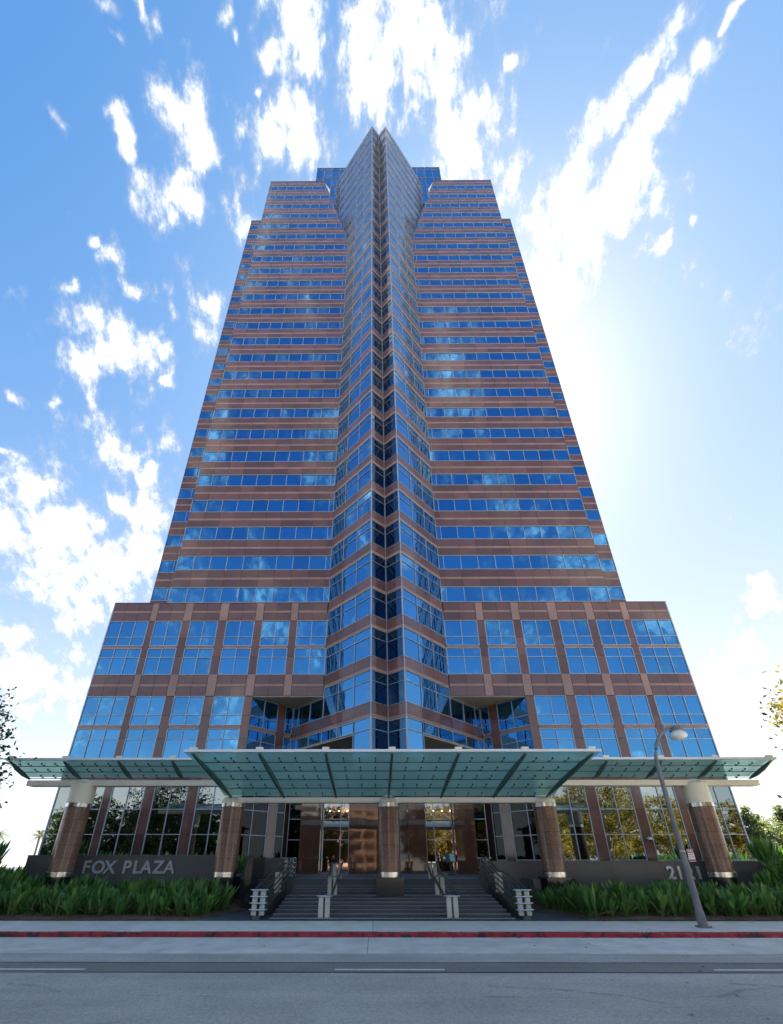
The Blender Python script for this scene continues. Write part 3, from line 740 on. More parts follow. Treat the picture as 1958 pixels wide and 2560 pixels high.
    # soffit under the bay beyond its glazed foot
    MB().plan([(X0 + s * (xn_ - nd - .1), 35 + nd - .1), (X0 + s * fx, PKY + 1.55), (X0 + s * .6, 33.7), (X0 + s * .6, 38)], 8.80, 8.90).build('soffit_panel', 'soffit', tower)
    # podium mass behind the cladding (upper part full, lower part outside the niche)
    MB().box(*sorted((X0, X0 + s * (edge - .1))), 35.10, 78, 13.07, POD_TOP - .02).build('podium_core', 'core_dark', tower)
    MB().plan([(X0 + s * (xn_ + .1), 35.1), (X0 + s * (edge - .1), 35.1), (X0 + s * (edge - .1), 78), (X0 + s * (xn_ - nd + .05), 78), (X0 + s * (xn_ - nd + .05), 35 + nd + .14)], G - .3, 13.07).build('podium_core', 'core_dark', tower)
# ---- lobby under the prow
LY = 38.9
lx = 8.4
MB().box(X0 - 8.9, X0 + 8.9, LY + .3, 60, 5.3, 13).build('lobby_ceiling', 'core_dark', tower)
MB().box(X0 - 8.9, X0 + 8.9, 47, 47.3, -1.02, 5.3).build('lobby_wall', 'lobby_wall', tower)
MB().box(X0 - 8.9, X0 + 8.9, LY, 47, -1.016, -1.0).build('lobby_floor', 'lobby_floor', tower)
wl = Wall((X0, LY), (1, 0), (0, -1))
MB().box(X0 - 8.8, X0 + 8.8, LY + .02, LY + .25, 4.9, 8.85).build('fascia', 'black_granite', tower)
for s in (-1, 1):
    w = Wall((X0, LY), (s, 0), (0, -1)); fr = CUR['fr'] = MB()
    xs = [3.3, 4.0, 5.55]
    panes(w, xs, -1.0, 4.9, [1.55, 3.2], mat='door_glass', tilt=0, name='lobby_pane'); frame_rect(fr, w, xs, -1.0, 4.9, [1.55, 3.2])
    panes(w, [7.35, 8.5], -1.0, 4.9, [1.55, 3.2], mat='dark_glass'); frame_rect(fr, w, [7.35, 8.5], -1.0, 4.9, [1.55, 3.2])
    fr.build('window_frame', 'mullion', tower)
    # polished piers: each faced with five courses
    for a, b_, d in ((1.75, 3.2, .9), (5.6, 7.3, 1.1)):
        for z0, z1 in zip((-1.0, .2, 1.4, 2.6, 3.8), (.2, 1.4, 2.6, 3.8, 5.0)):
            PC.box('pier_panel', 'lobby_granite', w.M(a, b_, z0 + .008, z1 - .008, -.2, d + random.uniform(-.004, .004)), .0015)
for z0, z1 in zip((-1.0, .2, 1.4, 2.6, 3.8), (.2, 1.4, 2.6, 3.8, 5.0)):
    PC.box('pier_panel', 'lobby_granite', wl.M(-1.74, 1.74, z0 + .008, z1 - .008, -.2, .3))
for i in range(16):
    x = X0 - 6.2 + 12.4 * i / 15
    MB().lathe(x, 43.0, [(.07, 4.25), (.07, 4.32)], 10).build('downlight', 'warm_lamp', tower)
for i in range(6):
    MB().lathe(X0 - 5 + 2 * i, 41.0, [(.05, 4.9), (.05, 4.96)], 10).build('downlight', 'warm_lamp', tower)
PC.finish()

# ------------------------------------------------------------------ portico: columns and glass canopies
XC = .8; SP = 9.27; CY = 26.5
COLX = [XC + SP * i for i in (-2, -1, 0, 1, 2)]
col_labels = ['leftmost round granite column with tall cream cap at the end of the sign wall',
              'round granite column left of the stairs, beside the dark side wall',
              'round granite column on a black plinth in the middle of the stairs',
              'round granite column right of the stairs, at the start of the grey wall',
              'rightmost round granite column with tall cream cap beside the house number']
def column(i):
    x = COLX[i]; inner = i in (1, 2, 3); rad = .64
    base = -1.72 if inner else -2.05
    t = thing('canopy_column', col_labels[i], 'column', (x, CY, base), 'columns carrying the glass canopy')
    ct = 3.16 if inner else 4.12
    prof = [(rad + .03, 3.06), (rad + .03, ct - .02)]
    prof += [((rad + .03) * math.cos(a), ct + .34 * math.sin(a)) for a in (0.15, .4, .7, 1.0, 1.25, 1.5)]
    MB().lathe(x, CY, prof, 40).build('cap', 'cream_paint', t, True)
    MB().lathe(x, CY, [(rad + .02, 2.82), (rad + .035, 2.83), (rad + .035, 3.05), (rad + .02, 3.06)], 40).build('metal_collar', 'steel', t, True)
    MB().lathe(x, CY, [(rad + .02, -.86), (rad + .035, -.85), (rad + .035, -.60), (rad + .02, -.59)], 40).build('metal_collar', 'steel', t, True)
    MB().lathe(x, CY, [(rad - .05, -.86), (rad - .05, 3.0)], 24).build('shaft_core', 'core_dark', t, True)
    zs = [-.59 + 3.41 * k / 5 for k in range(6)]; n = 6; rot = .35 + i * .3
    for z0, z1 in zip(zs[:-1], zs[1:]):
        for j in range(n):
            a0 = rot + 2 * PI * j / n; a1 = rot + 2 * PI * (j + 1) / n
            MB().lathe(x, CY, [(rad - .045, z0 + .008), (rad, z0 + .008), (rad, z1 - .008), (rad - .045, z1 - .008)], 8, a0 + .009, a1 - .009).build('granite_panel', 'column_granite', t, True)
    if inner:
        p = .74
        MB().box(x - p, x + p, CY - p, CY + p, base, -.862).build('plinth', 'black_granite', t)
    else:
        MB().lathe(x, CY, [(rad - .04, base), (rad - .04, -.86)], 32).build('plinth', 'black_granite', t, True)
for i in range(5): column(i)

def canopy(name, label, x0, x1, prof, ribs, beam, rows_sub, fascia_h=.12):
    """prof: list of (y, z) from front to back"""
    t = thing(name, label, 'canopy', ((x0 + x1) / 2, prof[-1][0], prof[-1][1]))
    # glass: one pane per bay and row, slightly lapped like shingles
    xs = sorted(set([x0] + [r for r in ribs if x0 + .2 < r < x1 - .2] + [x1]))
    for a, b_ in zip(xs[:-1], xs[1:]):
        for (y0, z0), (y1, z1) in zip(prof[:-1], prof[1:]):
            g = .012
            pane = MB().prism([(a + g, y0 + g, z0), (b_ - g, y0 + g, z0), (b_ - g, y1 - g, z1), (a + g, y1 - g, z1)], (0, 0, .022)).build('glass_pane', 'canopy_glass', t)
            pane.data.materials.append(MATS['canopy_frit']); pane.data.polygons[0].material_index = 1   # fritted underside
    for r in ribs:
        lo = [(y, z - .10 - .20 * math.sin(PI * k / (len(prof) - 1)) - .04) for k, (y, z) in enumerate(prof)]
        pts = [(r - .055, y, z - .085) for y, z in prof] + [(r - .055, y, z) for y, z in lo[::-1]]
        # deep curved rib built as one web per segment, shared ends
        vs = []; k = len(prof)
        for xx in (r - .055, r + .055):
            vs += [(xx, y, z - .085) for y, z in prof] + [(xx, y, z) for y, z in lo]
        fs = []
        for j in range(k - 1):
            fs += [(j, j + 1, k + j + 1, k + j)[::-1], (2 * k + j, 2 * k + j + 1, 3 * k + j + 1, 3 * k + j), (j, j + 1, 2 * k + j + 1, 2 * k + j), (k + j, k + j + 1, 3 * k + j + 1, 3 * k + j)[::-1]]
        fs += [(0, k, 3 * k, 2 * k), (k - 1, 2 * k - 1, 4 * k - 1, 3 * k - 1)[::-1]]
        rib_o = MB().add(vs, fs).build('rib', 'rib_green', t)
        # block clamping the rib to the gutter edge
        MB().box(r - .16, r + .16, prof[0][0] - .03, prof[0][0] + .14, prof[0][1] + .085, prof[0][1] + .20).build('rib_clamp', 'cream_paint', rib_o)
    fit = MB(); bars = []
    for j, (y, z) in enumerate(prof):
        if j == 0: continue
        p = MB(); p.tube([(x0 + .25, y - .02, z - .075), (x1 - .25, y - .02, z - .075)], .024, 8); p.build('purlin', 'rib_green', t, True)
    for (y0, z0), (y1, z1) in zip(prof[:-1], prof[1:]):
        for a, b_ in zip(ribs[:-1], ribs[1:]):
            for q in (1, 2, 3):
                xx = a + (b_ - a) * q / 4
                for u in (.62, .98):
                    yy = y0 + (y1 - y0) * u; zz = z0 + (z1 - z0) * u
                    fit.box(xx - .035, xx + .035, yy - .03, yy + .03, zz - .09, zz - .006)
                yc, zc_ = (y0 + y1) / 2, (z0 + z1) / 2
                fit.tube([(xx, y0 + (y1 - y0) * .62, z0 + (z1 - z0) * .62 - .07), (xx, y0 + (y1 - y0) * .98, z0 + (z1 - z0) * .98 - .07)], .014, 5)
    fit.build('spider_fittings', 'kiosk_dark', t, kind='stuff')
    y, z = prof[0]
    MB().box(x0 + .05, x1 - .05, y - .05, y + .11, z - .035, z + .083).build('fascia', 'white_metal', t)
    if beam:
        MB().box(*beam).build('beam', 'cream_paint', t)
    return t
CPROF = [(19.52, 4.57), (20.9, 4.41), (22.2, 4.235), (23.5, 4.02), (24.75, 3.76), (26.0, 3.44)]
ct = canopy('glass_canopy', 'large green curved glass canopy over the entrance stairs, lower than its neighbours', COLX[1] - .45, COLX[3] + .45, CPROF,
       [COLX[1] + 3.09 * i for i in range(7)], (COLX[1], COLX[3], 26.25, 26.75, 3.08, 3.40), 5)
SPROF = [(24.15, 5.20), (24.80, 5.01), (25.4, 4.79), (26.0, 4.52)]
cl = canopy('glass_canopy', 'green glass side canopy above the FOX PLAZA wall, left of the stairs', COLX[0] - 3.45, COLX[1] - .2, SPROF,
       [COLX[0] - 3.09, COLX[0], COLX[0] + 3.09, COLX[0] + 6.18], (-21.1, COLX[1] - .3, 26.2, 26.8, 4.06, 4.38), 2)
cr = canopy('glass_canopy', 'green glass side canopy above the 2121 wall, right of the stairs', COLX[3] + .2, COLX[4] + 3.45, SPROF,
       [COLX[4] - 6.18, COLX[4] - 3.09, COLX[4], COLX[4] + 3.09], (COLX[3] + .3, 23.1, 26.2, 26.8, 4.06, 4.38), 2)
for x, t in ((COLX[1], cl), (COLX[3], cr)):
    MB().box(x - .32, x + .32, 26.22, 26.78, 3.42, 4.38).build('beam_post', 'cream_paint', t)
# ------------------------------------------------------------------ sign walls and lettering
def sign_wall(label, x0, x1, top, n):
    t = thing('sign_wall', label, 'wall', ((x0 + x1) / 2, 27.6, G), 'grey stone walls in front of the lobby windows')
    MB().box(x0 + .02, x1 - .02, 27.55, 27.9, G - .3, top - .05).build('wall_core', 'core_dark', t)
    for i in range(n):
        a, b_ = x0 + (x1 - x0) * i / n, x0 + (x1 - x0) * (i + 1) / n
        MB().box(a + .005, b_ - .005, 27.5, 27.56, -2.2, top - .092).build('stone_slab', 'grey_stone', t)
        MB().box(a + .005, b_ - .005, 27.48, 27.95, top - .085, top).build('coping', 'grey_stone', t)
    return t
sign_wall('grey stone wall carrying the FOX PLAZA letters', -20.6, -8.9, .27, 4)
sign_wall('grey stone wall carrying the number 2121', 10.9, 22.6, -.05, 4)
def lettering(label, txt, xs, size, z, mat, offset, ext):
    t = thing('sign_lettering', label, 'lettering', (xs[0], 27.45, z))
    for ch, x in zip(txt, xs):
        text_mesh('letter', ch, size, mat, t, (x, 27.44, z), (R(90), 0, 0), ext, offset, 1.0, tuple(t.location))
    return t
# cap height of the built-in face is about 0.73 of its size
lettering('raised grey metal letters reading FOX PLAZA on the stone wall', 'FOXPLAZA', [-17.12, -16.58, -15.86, -14.76, -14.16, -13.70, -12.98, -12.34], .95, -.70, 'letter_metal', .022, .045)
lettering('raised pale metal numerals reading 2121 on the stone wall', '2121', [16.88, 17.38, 17.95, 18.50], .93, -.98, 'letter_bright', .022, .045)

# ------------------------------------------------------------------ stairs
Y1, Y2 = 22.0, 29.0
RM, RT = .76, 1.46
SX0, SX1 = -4.75, 6.25
stairs = thing('entrance_stairs', 'broad flight of dark stone steps up to the entrance', 'stairs', ((SX0 + SX1) / 2, Y1, G))
levels = []
n1 = 7; n2 = 6; ys = []
for i in range(n1): levels.append((Y1 + (25.85 - Y1) * i / (n1 - 1), G + RM * (i + 1) / n1))
for i in range(n2): levels.append((27.0 + (Y2 - 27.0) * (i + 1) / n2 - .12, G + RM + (RT - RM) * (i + 1) / n2))
for i, (y, z) in enumerate(levels):
    yb = levels[i + 1][0] + .06 if i + 1 < len(levels) else LY
    xs = [SX0, -2.35 + .45 * (i % 2), -.1 - .3 * (i % 2), 2.1 + .3 * (i % 2), 4.3 - .4 * (i % 2), SX1]
    hi = LY - .02 if i == len(levels) - 1 else yb
    for a, b_ in zip(xs[:-1], xs[1:]):
        # tread slab with a small nosing, then the riser below it
        MB().box(a + .004, b_ - .004, y - .03, hi, z - .045, z).build('tread_slab', 'step_stone', stairs)
        MB().box(a + .004, b_ - .004, y, y + .05, z - .16, z - .047).build('riser_slab', 'step_stone', stairs)
for y, z in levels:
    MB().box(SX0 + .01, SX1 - .01, y - .036, y - .004, z - .040, z + .003).build('nosing', 'nosing_stone', stairs)
MB().prism([(SX0 + .02, Y1 + .05, G - .2), (SX0 + .02, Y1 + .05, G), (SX0 + .02, 25.9, G + RM - .12), (SX0 + .02, 27.1, G + RM - .12), (SX0 + .02, 29, G + RT - .1), (SX0 + .02, LY, G + RT - .1), (SX0 + .02, LY, G - .2)], (SX1 - SX0 - .04, 0, 0)).build('stair_core', 'core_dark', stairs)
# dark tiled apron between the pavement and the steps
ap = structure(MB().add([(-8.2, 21.9, G + .004), (9.9, 21.9, G + .004), (7.9, 27.5, G + .03), (-6.6, 27.5, G + .03)], [(0, 1, 2, 3)]).build('entrance_apron', 'kiosk_dark'))
for r_ in range(6):
    for c_ in range(12):
        ya, yb = 21.9 + .93 * r_, 21.9 + .93 * (r_ + 1)
        def xl(y, s_): return (-8.2 + (y - 21.9) / 5.6 * 1.6) if s_ < 0 else (9.9 - (y - 21.9) / 5.6 * 2.0)
        fa, fb = c_ / 12, (c_ + 1) / 12
        q = [(xl(ya, -1) + (xl(ya, 1) - xl(ya, -1)) * fa + .006, ya + .006), (xl(ya, -1) + (xl(ya, 1) - xl(ya, -1)) * fb - .006, ya + .006),
             (xl(yb, -1) + (xl(yb, 1) - xl(yb, -1)) * fb - .006, yb - .006), (xl(yb, -1) + (xl(yb, 1) - xl(yb, -1)) * fa + .006, yb - .006)]
        if r_ > 0 and SX0 < (q[0][0] + q[1][0]) / 2 < SX1: continue
        MB().plan(q, G + .006 + .004 * r_, G + .022 + .004 * r_).build('tile', 'step_stone', ap)
# low dark walls beside the stairs
def side_wall(label, s):
    xa = -6.95 if s < 0 else 8.2
    t = thing('side_wall', label, 'wall', (xa, 27.5, G))
    if s < 0:
        MB().box(xa - .35, xa + .05, 26.4, 29.5, G, .18).build('wall_block', 'black_granite', t)
        MB().box(xa + .05, -4.95, 29.2, 29.5, G, .12).build('wall_block', 'grey_stone', t)
    else:
        MB().box(6.4, 10.8, 28.6, 28.9, G, -.05).build('wall_block', 'grey_stone', t)
        MB().box(xa + .55, xa + .95, 26.4, 28.6, G, -.95).build('wall_block', 'grey_stone', t)
side_wall('low black granite wall left of the stairs behind the handrail', -1)
side_wall('low grey stone wall right of the stairs behind the handrail', 1)

# ------------------------------------------------------------------ handrails
def rail_z(y):
    if y < 25.85: return G + .05 + RM * max(0, (y - 22.0)) / 3.85
    if y < 27.0: return G + RM
    return G + RM + (RT - RM) * min(1, (y - 27.0) / 2.0)
def side_rail(label, x, s):
    t = thing('handrail', label, 'handrail', (x, 22.2, G), 'handrails of the entrance stairs')
    # stone kerb the rail stands on
    MB().prism([(x - .16, 22.0, G), (x - .16, 22.0, G + .14), (x - .16, 25.85, G + RM + .1), (x - .16, 27.0, G + RM + .1), (x - .16, 29.2, G + RT + .1), (x - .16, 29.2, G)], (.32, 0, 0)).build('kerb', 'grey_stone', t)
    for (y, h, wd) in ((22.25, 1.02, .30), (25.9, 1.0, .16), (26.6, 1.0, .16), (29.0, 1.05, .30)):
        z = rail_z(y) + .08
        for dx in ((-.18, .18) if wd > .2 else (0,)):
            post = MB().box(x + dx - .11, x + dx + .11, y - .06, y + .06, z, z + h).build('post', 'rail_paint', t)
        if wd > .2:
            for k in range(4):
                zz = z + .22 + .265 * k
                p = [(x + .40 * math.cos(a), y + .13 * math.sin(a), zz) for a in [2 * PI * j / 20 for j in range(21)]]
                MB().tube(p, .035, 8, False).build('steel_band', 'steel', post, True)
    for k in range(4):
        h = .30 + .265 * k
        for dx in (-.24, .24):
            MB().tube([(x + dx, 22.2, rail_z(22.2) + h), (x + dx, 25.85, rail_z(25.85) + h), (x + dx, 26.9, rail_z(26.9) + h), (x + dx, 29.05, rail_z(29.05) + h)], .034 if k < 3 else .045, 8).build('rail', 'rail_green', t, True)
def mid_rail(label, x):
    t = thing('handrail', label, 'handrail', (x, 22.2, G), 'handrails of the entrance stairs')
    for y in (22.12, 25.95, 28.75):
        z = rail_z(y)
        for dx in (-.15, .15):
            post = MB().box(x + dx - .105, x + dx + .105, y - .07, y + .07, z, z + .86).build('post', 'rail_paint', t)
        MB().tube([(x + .36 * math.cos(a), y + .10 * math.sin(a), z + .88) for a in [2 * PI * j / 20 for j in range(21)]], .035, 8, False).build('steel_band', 'steel', post, True)
    for dx in (-.30, .30):
        MB().tube([(x + dx, 22.0, rail_z(22) + .86), (x + dx, 25.85, rail_z(25.85) + .9), (x + dx, 26.9, rail_z(26.9) + .9), (x + dx, 28.9, rail_z(28.9) + .9)], .05, 8).build('rail', 'rail_green', t, True)
        MB().tube([(x + dx, 22.1, rail_z(22) + .78), (x + dx, 25.85, rail_z(25.85) + .74), (x + dx, 26.9, rail_z(26.9) + .74), (x + dx, 28.9, rail_z(28.9) + .74)], .025, 8).build('rail', 'rail_green', t, True)
side_rail('leftmost handrail with steel-banded posts beside the black wall', -5.35, -1)
side_rail('rightmost handrail with steel-banded posts beside the grey wall', 6.8, 1)
mid_rail('handrail on paired cream posts on the steps left of the middle column', -2.32)
mid_rail('handrail on paired cream posts on the steps right of the middle column', 3.5)

# ------------------------------------------------------------------ street lamp with parking sign, notice stand
LX, LYP = 13.17, 19.95
lamp = thing('street_lamp', 'tall grey street lamp with curved arm and white oval globe', 'street lamp', (LX, LYP, G))
base_o = MB().lathe(LX, LYP, [(.23, G), (.23, G + .05), (.17, G + .09), (.16, G + .55), (.135, G + .62)], 20).build('base', 'pole_grey', lamp, True)
for j in range(4):
    a = PI / 4 + j * PI / 2
    MB().lathe(LX + .26 * math.cos(a), LYP + .26 * math.sin(a), [(.03, G), (.03, G + .07)], 6).build('anchor_bolt', 'pole_grey', base_o)
MB().tube([(LX, LYP, G + .6), (LX, LYP, G + 2.5), (LX, LYP, 1.2), (LX, LYP, 3.4)], [.14, .125, .11, .095], 16).build('pole', 'pole_grey', lamp, True)
arm = [(LX, LYP, 3.35), (LX, LYP, 3.9)] + [(LX + 1.45 * (1 - math.cos(a)) * .98, LYP, 3.9 + 1.95 * math.sin(a)) for a in [R(8 + 6.2 * k) for k in range(13)]]
arm_o = MB().tube(arm, [.088] * 3 + [.075] * (len(arm) - 3), 12).build('arm', 'pole_grey', lamp, True)
hx, hz = arm[-1][0] + .16, arm[-1][2] - .12
MB().lathe(hx, LYP, [(.05, hz - .42 + .34), (.30, hz - .10), (.31, hz - .03), (.16, hz + .05), (.12, hz + .16)], 24).build('lamp_hood', 'pole_grey', arm_o, True)
MB().tube([(arm[-1][0] - .05, LYP, arm[-1][2] - .02), (hx + .22, LYP, hz + .17)], [.075, .07], 10).build('bracket', 'pole_grey', arm_o, True)
MB().lathe(hx, LYP, [(.02, hz - .515)] + [(.37 * math.sin(a), hz - .30 - .22 * math.cos(a)) for a in [R(12 + 13 * k) for k in range(11)]] + [(.27, hz - .09)], 28).build('globe', 'opal_globe', lamp, True)
ps = thing('parking_sign', 'small red and white parking sign strapped to the street lamp pole', 'sign', (LX + .26, LYP - .13, -.06))
sx_, sy_ = LX + .13, LYP - .12
plate = MB().box(sx_, sx_ + .26, sy_ - .006, sy_, -.06, .42).build('plate', 'sign_white', ps)
MB().box(sx_ + .012, sx_ + .248, sy_ - .013, sy_ - .007, .27, .405).build('red_panel', 'sign_red', plate)
MB().box(sx_ + .012, sx_ + .248, sy_ - .013, sy_ - .007, -.045, .03).build('red_panel', 'sign_red', plate)
text_mesh('printed_lettering', 'NO', .11, 'sign_white', plate, (sx_ + .05, sy_ - .016, .30), (R(90), 0, 0), .001, .004, 1.0, tuple(ps.location))
text_mesh('printed_lettering', 'PARKING', .05, 'sign_red', plate, (sx_ + .02, sy_ - .009, .19), (R(90), 0, 0), .001, .002, 1.0, tuple(ps.location))
text_mesh('printed_lettering', 'ANY TIME', .046, 'sign_red', plate, (sx_ + .02, sy_ - .009, .10), (R(90), 0, 0), .001, .002, 1.0, tuple(ps.location))
for z in (.05, .33):
    MB().lathe(LX, LYP, [(.122, z), (.122, z + .03)], 16).build('strap', 'steel', ps, True)
    MB().box(LX + .10, sx_ + .05, LYP - .115, LYP - .09, z, z + .03).build('bracket', 'steel', ps)
ns = thing('notice_stand', 'dark notice stand with a pale green sheet at the top of the right stairs', 'notice stand', (5.55, 33, -1.0))
MB().box(5.1, 5.6, 33, 33.5, -1.0, -.85).build('foot', 'kiosk_dark', ns)
MB().box(5.28, 5.42, 33.2, 33.3, -.85, -.1).build('post', 'kiosk_dark', ns)
MB().prism([(5.0, 33.1, -.15), (5.75, 33.1, -.15), (5.75, 33.35, .45), (5.0, 33.35, .45)], (0, .08, 0)).build('board', 'kiosk_dark', ns)
MB().prism([(5.32, 33.075, -.09), (5.68, 33.075, -.09), (5.62, 33.31, .40), (5.30, 33.31, .40)], (0, .01, 0)).build('sheet', 'kiosk_green', ns)
cctv = thing('security_camera', 'small round security camera on a granite pier beside the rightmost column', 'security camera', (X0 + 19.4 * 1.015, 34.9, 1.45))
cx_ = X0 + 19.4 * 1.015
MB().tube([(cx_, 35, 1.5), (cx_, 34.7, 1.45)], .05, 8).build('arm', 'white_metal', cctv)
MB().lathe(cx_, 34.65, [(.14, 1.38), (.15, 1.5), (.12, 1.56)] , 16).build('housing', 'white_metal', cctv, True)
MB().lathe(cx_, 34.65, [(.04, 1.25), (.10, 1.29), (.12, 1.38)], 16).build('dome', 'kiosk_dark', cctv, True)

# ------------------------------------------------------------------ planting beds and broad-leaved plants
def bed_z(x, y):
    d = max(0, y - 21.9)
    z = G + .05 + min(d, 5.5) * .085
    ax = -x - 18.2 if x < 0 else x - 19.6
    edge = (-8.2 + d * .286) - x if x < 0 else x - (9.9 - d * .357)
    z = G + .03 + (z - G - .03) * max(0, min(1, edge / 1.6))
    if ax > 0: z += min(ax, 5) * .30 * min(1, d / 3)
    return z
def bed(name, x0, x1, cut):
    nx, ny = 60, 14; vs = []; fs = []
    for j in range(ny + 1):
        y = 21.92 + (27.5 - 21.92) * j / ny
        a, b_ = (x0, x1 + cut * j / ny) if x0 < 0 else (x0 + cut * j / ny, x1)
        for i in range(nx + 1):
            x = a + (b_ - a) * i / nx
            vs.append((x, y, bed_z(x, y) + random.uniform(-.02, .03) * (1 if j else 0) - (.03 if j == 0 else 0)))
    for j in range(ny):
        for i in range(nx): fs.append((j * (nx + 1) + i, j * (nx + 1) + i + 1, (j + 1) * (nx + 1) + i + 1, (j + 1) * (nx + 1) + i))
    return structure(MB().add(vs, fs).build(name, 'mulch'))
bed('planting_bed', -45, -8.0, 1.3); bed('planting_bed', 9.7, 45, -1.7)
def chips():
    mb = MB()
    for _ in range(2600):
        left = random.random() < .5
        x = random.uniform(-30, -7.6) if left else random.uniform(9.4, 30); y = 21.95 + random.random() ** 2 * 2.2
        if left and x > -8.2 + (y - 21.9) * .2: continue
        if not left and x < 9.9 - (y - 21.9) * .3: continue
        a = random.uniform(0, PI); l = random.uniform(.03, .09); wd = random.uniform(.01, .025)
        z = bed_z(x, y) + random.uniform(.01, .035); dz = random.uniform(-.02, .02)
        c, s_ = math.cos(a), math.sin(a)
        mb.add([(x - c * l - s_ * wd, y - s_ * l + c * wd, z - dz), (x - c * l + s_ * wd, y - s_ * l - c * wd, z - dz), (x + c * l + s_ * wd, y + s_ * l - c * wd, z + dz), (x + c * l - s_ * wd, y + s_ * l + c * wd, z + dz)], [(0, 1, 2, 3)])
    o = mb.build('bark_chips', 'dry_leaf', kind='stuff'); tag(o, 'loose brown bark chips scattered along the front of the beds', 'bark chips')
chips()
def litter():
    mb = MB()
    for _ in range(170):
        x = random.gauss(9.5, 2.5) if random.random() < .45 else random.uniform(-24, 24); y = 18.58 - abs(random.gauss(0, .10)); z = G - .153
        if random.random() < .3: y = random.uniform(9.5, 18.4); z = G - .153 if y > 15.6 else G - .16
        a = random.uniform(0, 6.28); l = random.uniform(.025, .07); c, s_ = math.cos(a), math.sin(a); dz = random.uniform(.005, .03)
        mb.add([(x - c * l, y - s_ * l, z), (x + s_ * l * .5, y - c * l * .5, z + dz), (x + c * l, y + s_ * l, z + .004), (x - s_ * l * .5, y + c * l * .5, z + dz * .6)], [(0, 1, 2, 3)])
    tag(mb.build('fallen_leaves', 'dry_leaf', kind='stuff'), 'dry brown leaves lying along the red kerb and on the road', 'leaves')
litter()
def leaf_strip(vs, fs, base, tip, side, width, fold, n=5, stalk=.45):
    """one lance-shaped leaf: stalk then blade, folded along the midrib and arching over"""
    b0 = len(vs); prev = None
    for i in range(n + 1):
        t = i / n
        p = base + (tip - base) * t; p.z += .22 * math.sin(PI * t * .8) * (tip - base).length * .5
        wd = .012 if t < stalk else width * math.sin(PI * min(1, (t - stalk) / (1 - stalk) * .93 + .07)) ** .8
        if i == n: wd = .004
        vs += [tuple(p - side * wd), tuple(p + Vector((0, 0, -1)) * wd * fold), tuple(p + side * wd)]
        if i: 
            a = b0 + (i - 1) * 3; fs += [(a, a + 1, a + 4, a + 3), (a + 1, a + 2, a + 5, a + 4)]
def clump_mesh(seed, dry=False):
    rnd = random.Random(seed); vs = []; fs = []
    for i in range(46 if not dry else 5):
        a = rnd.uniform(0, 2 * PI); r = rnd.uniform(0, .28)
        base = Vector((r * math.cos(a), r * math.sin(a), 0))
        lean = rnd.uniform(.08, .75) if not dry else rnd.uniform(.7, 1.3); h = rnd.uniform(.55, 1.28) * (1 - .25 * lean)
        if dry: h *= .4
        a2 = a + rnd.uniform(-.7, .7); tip = base + Vector((math.cos(a2) * lean * .75, math.sin(a2) * lean * .75, h))
        tw = a2 + rnd.uniform(-.9, .9)
        leaf_strip(vs, fs, base, tip, Vector((-math.sin(tw), math.cos(tw), rnd.uniform(-.3, .3))), rnd.uniform(.055, .105), rnd.uniform(.1, .5), stalk=rnd.uniform(.3, .5))
    me = bpy.data.meshes.new('leaves'); me.from_pydata(vs, [], fs); me.materials.append(MATS['dry_leaf' if dry else 'hedge_leaf'])
    me.polygons.foreach_set('use_smooth', [True] * len(me.polygons)); return me
CL = [clump_mesh(100 + i) for i in range(8)]; DRY = [clump_mesh(300 + i, True) for i in range(3)]
def plant(x, y, sc, label, group, seed):
    rnd = random.Random(seed)
    t = thing('leafy_plant', label, 'plant', (x, y, bed_z(x, y)), group)
    o = bpy.data.objects.new('leaves', CL[seed % len(CL)]); o.rotation_euler = (0, 0, rnd.uniform(0, 6.28)); o.scale = (sc * rnd.uniform(.9, 1.15),) * 2 + (sc * rnd.uniform(.88, 1.12),); put(o, t)
    if rnd.random() < .45:
        d = bpy.data.objects.new('dry_leaves', DRY[seed % 3]); d.rotation_euler = (0, 0, rnd.uniform(0, 6.28)); d.scale = (sc,) * 3; put(d, t)
seed = 0
ROWN = ('front', 'second', 'third', 'fourth', 'fifth', 'sixth', 'rear')
def nth(n):
    return '%d%s' % (n, 'th' if 10 < n % 100 < 14 else {1: 'st', 2: 'nd', 3: 'rd'}.get(n % 10, 'th'))
for side in (-1, 1):
    for row, y in enumerate((22.75, 23.45, 24.2, 24.95, 25.7, 26.5, 27.1)):
        x = 8.2 - (y - 21.9) * .286 + .55 if side < 0 else 9.9 - (y - 21.9) * .357 + .55
        cnt = 0
        while x < 30:
            jx = random.uniform(-.12, .12); jy = random.uniform(-.17, .17)
            xx = side * x + jx
            bad = any(abs(xx - c) < .95 and abs(y + jy - CY) < 1.0 for c in COLX) or (y > 26.9 and abs(xx) < 22.4) or (row > 3 and abs(xx) < 9.0 and side < 0)
            if not bad:
                cnt += 1
                lab = 'leafy plant, %s from the stairs in the %s row below the %s' % (nth(cnt), ROWN[row], 'FOX PLAZA letters' if side < 0 else 'number 2121')
                plant(xx, y + jy, random.uniform(.74, 1.16) * ((1.0, 1.03, 1.03, 1.0, .95, .88, .9) if side < 0 else (.98, .96, .92, .86, .80, .72, .8))[row], lab, 'plants in the left bed' if side < 0 else 'plants in the right bed', seed)
            seed += 1; x += random.uniform(.60, .84) if row < 3 else random.uniform(.72, .98)
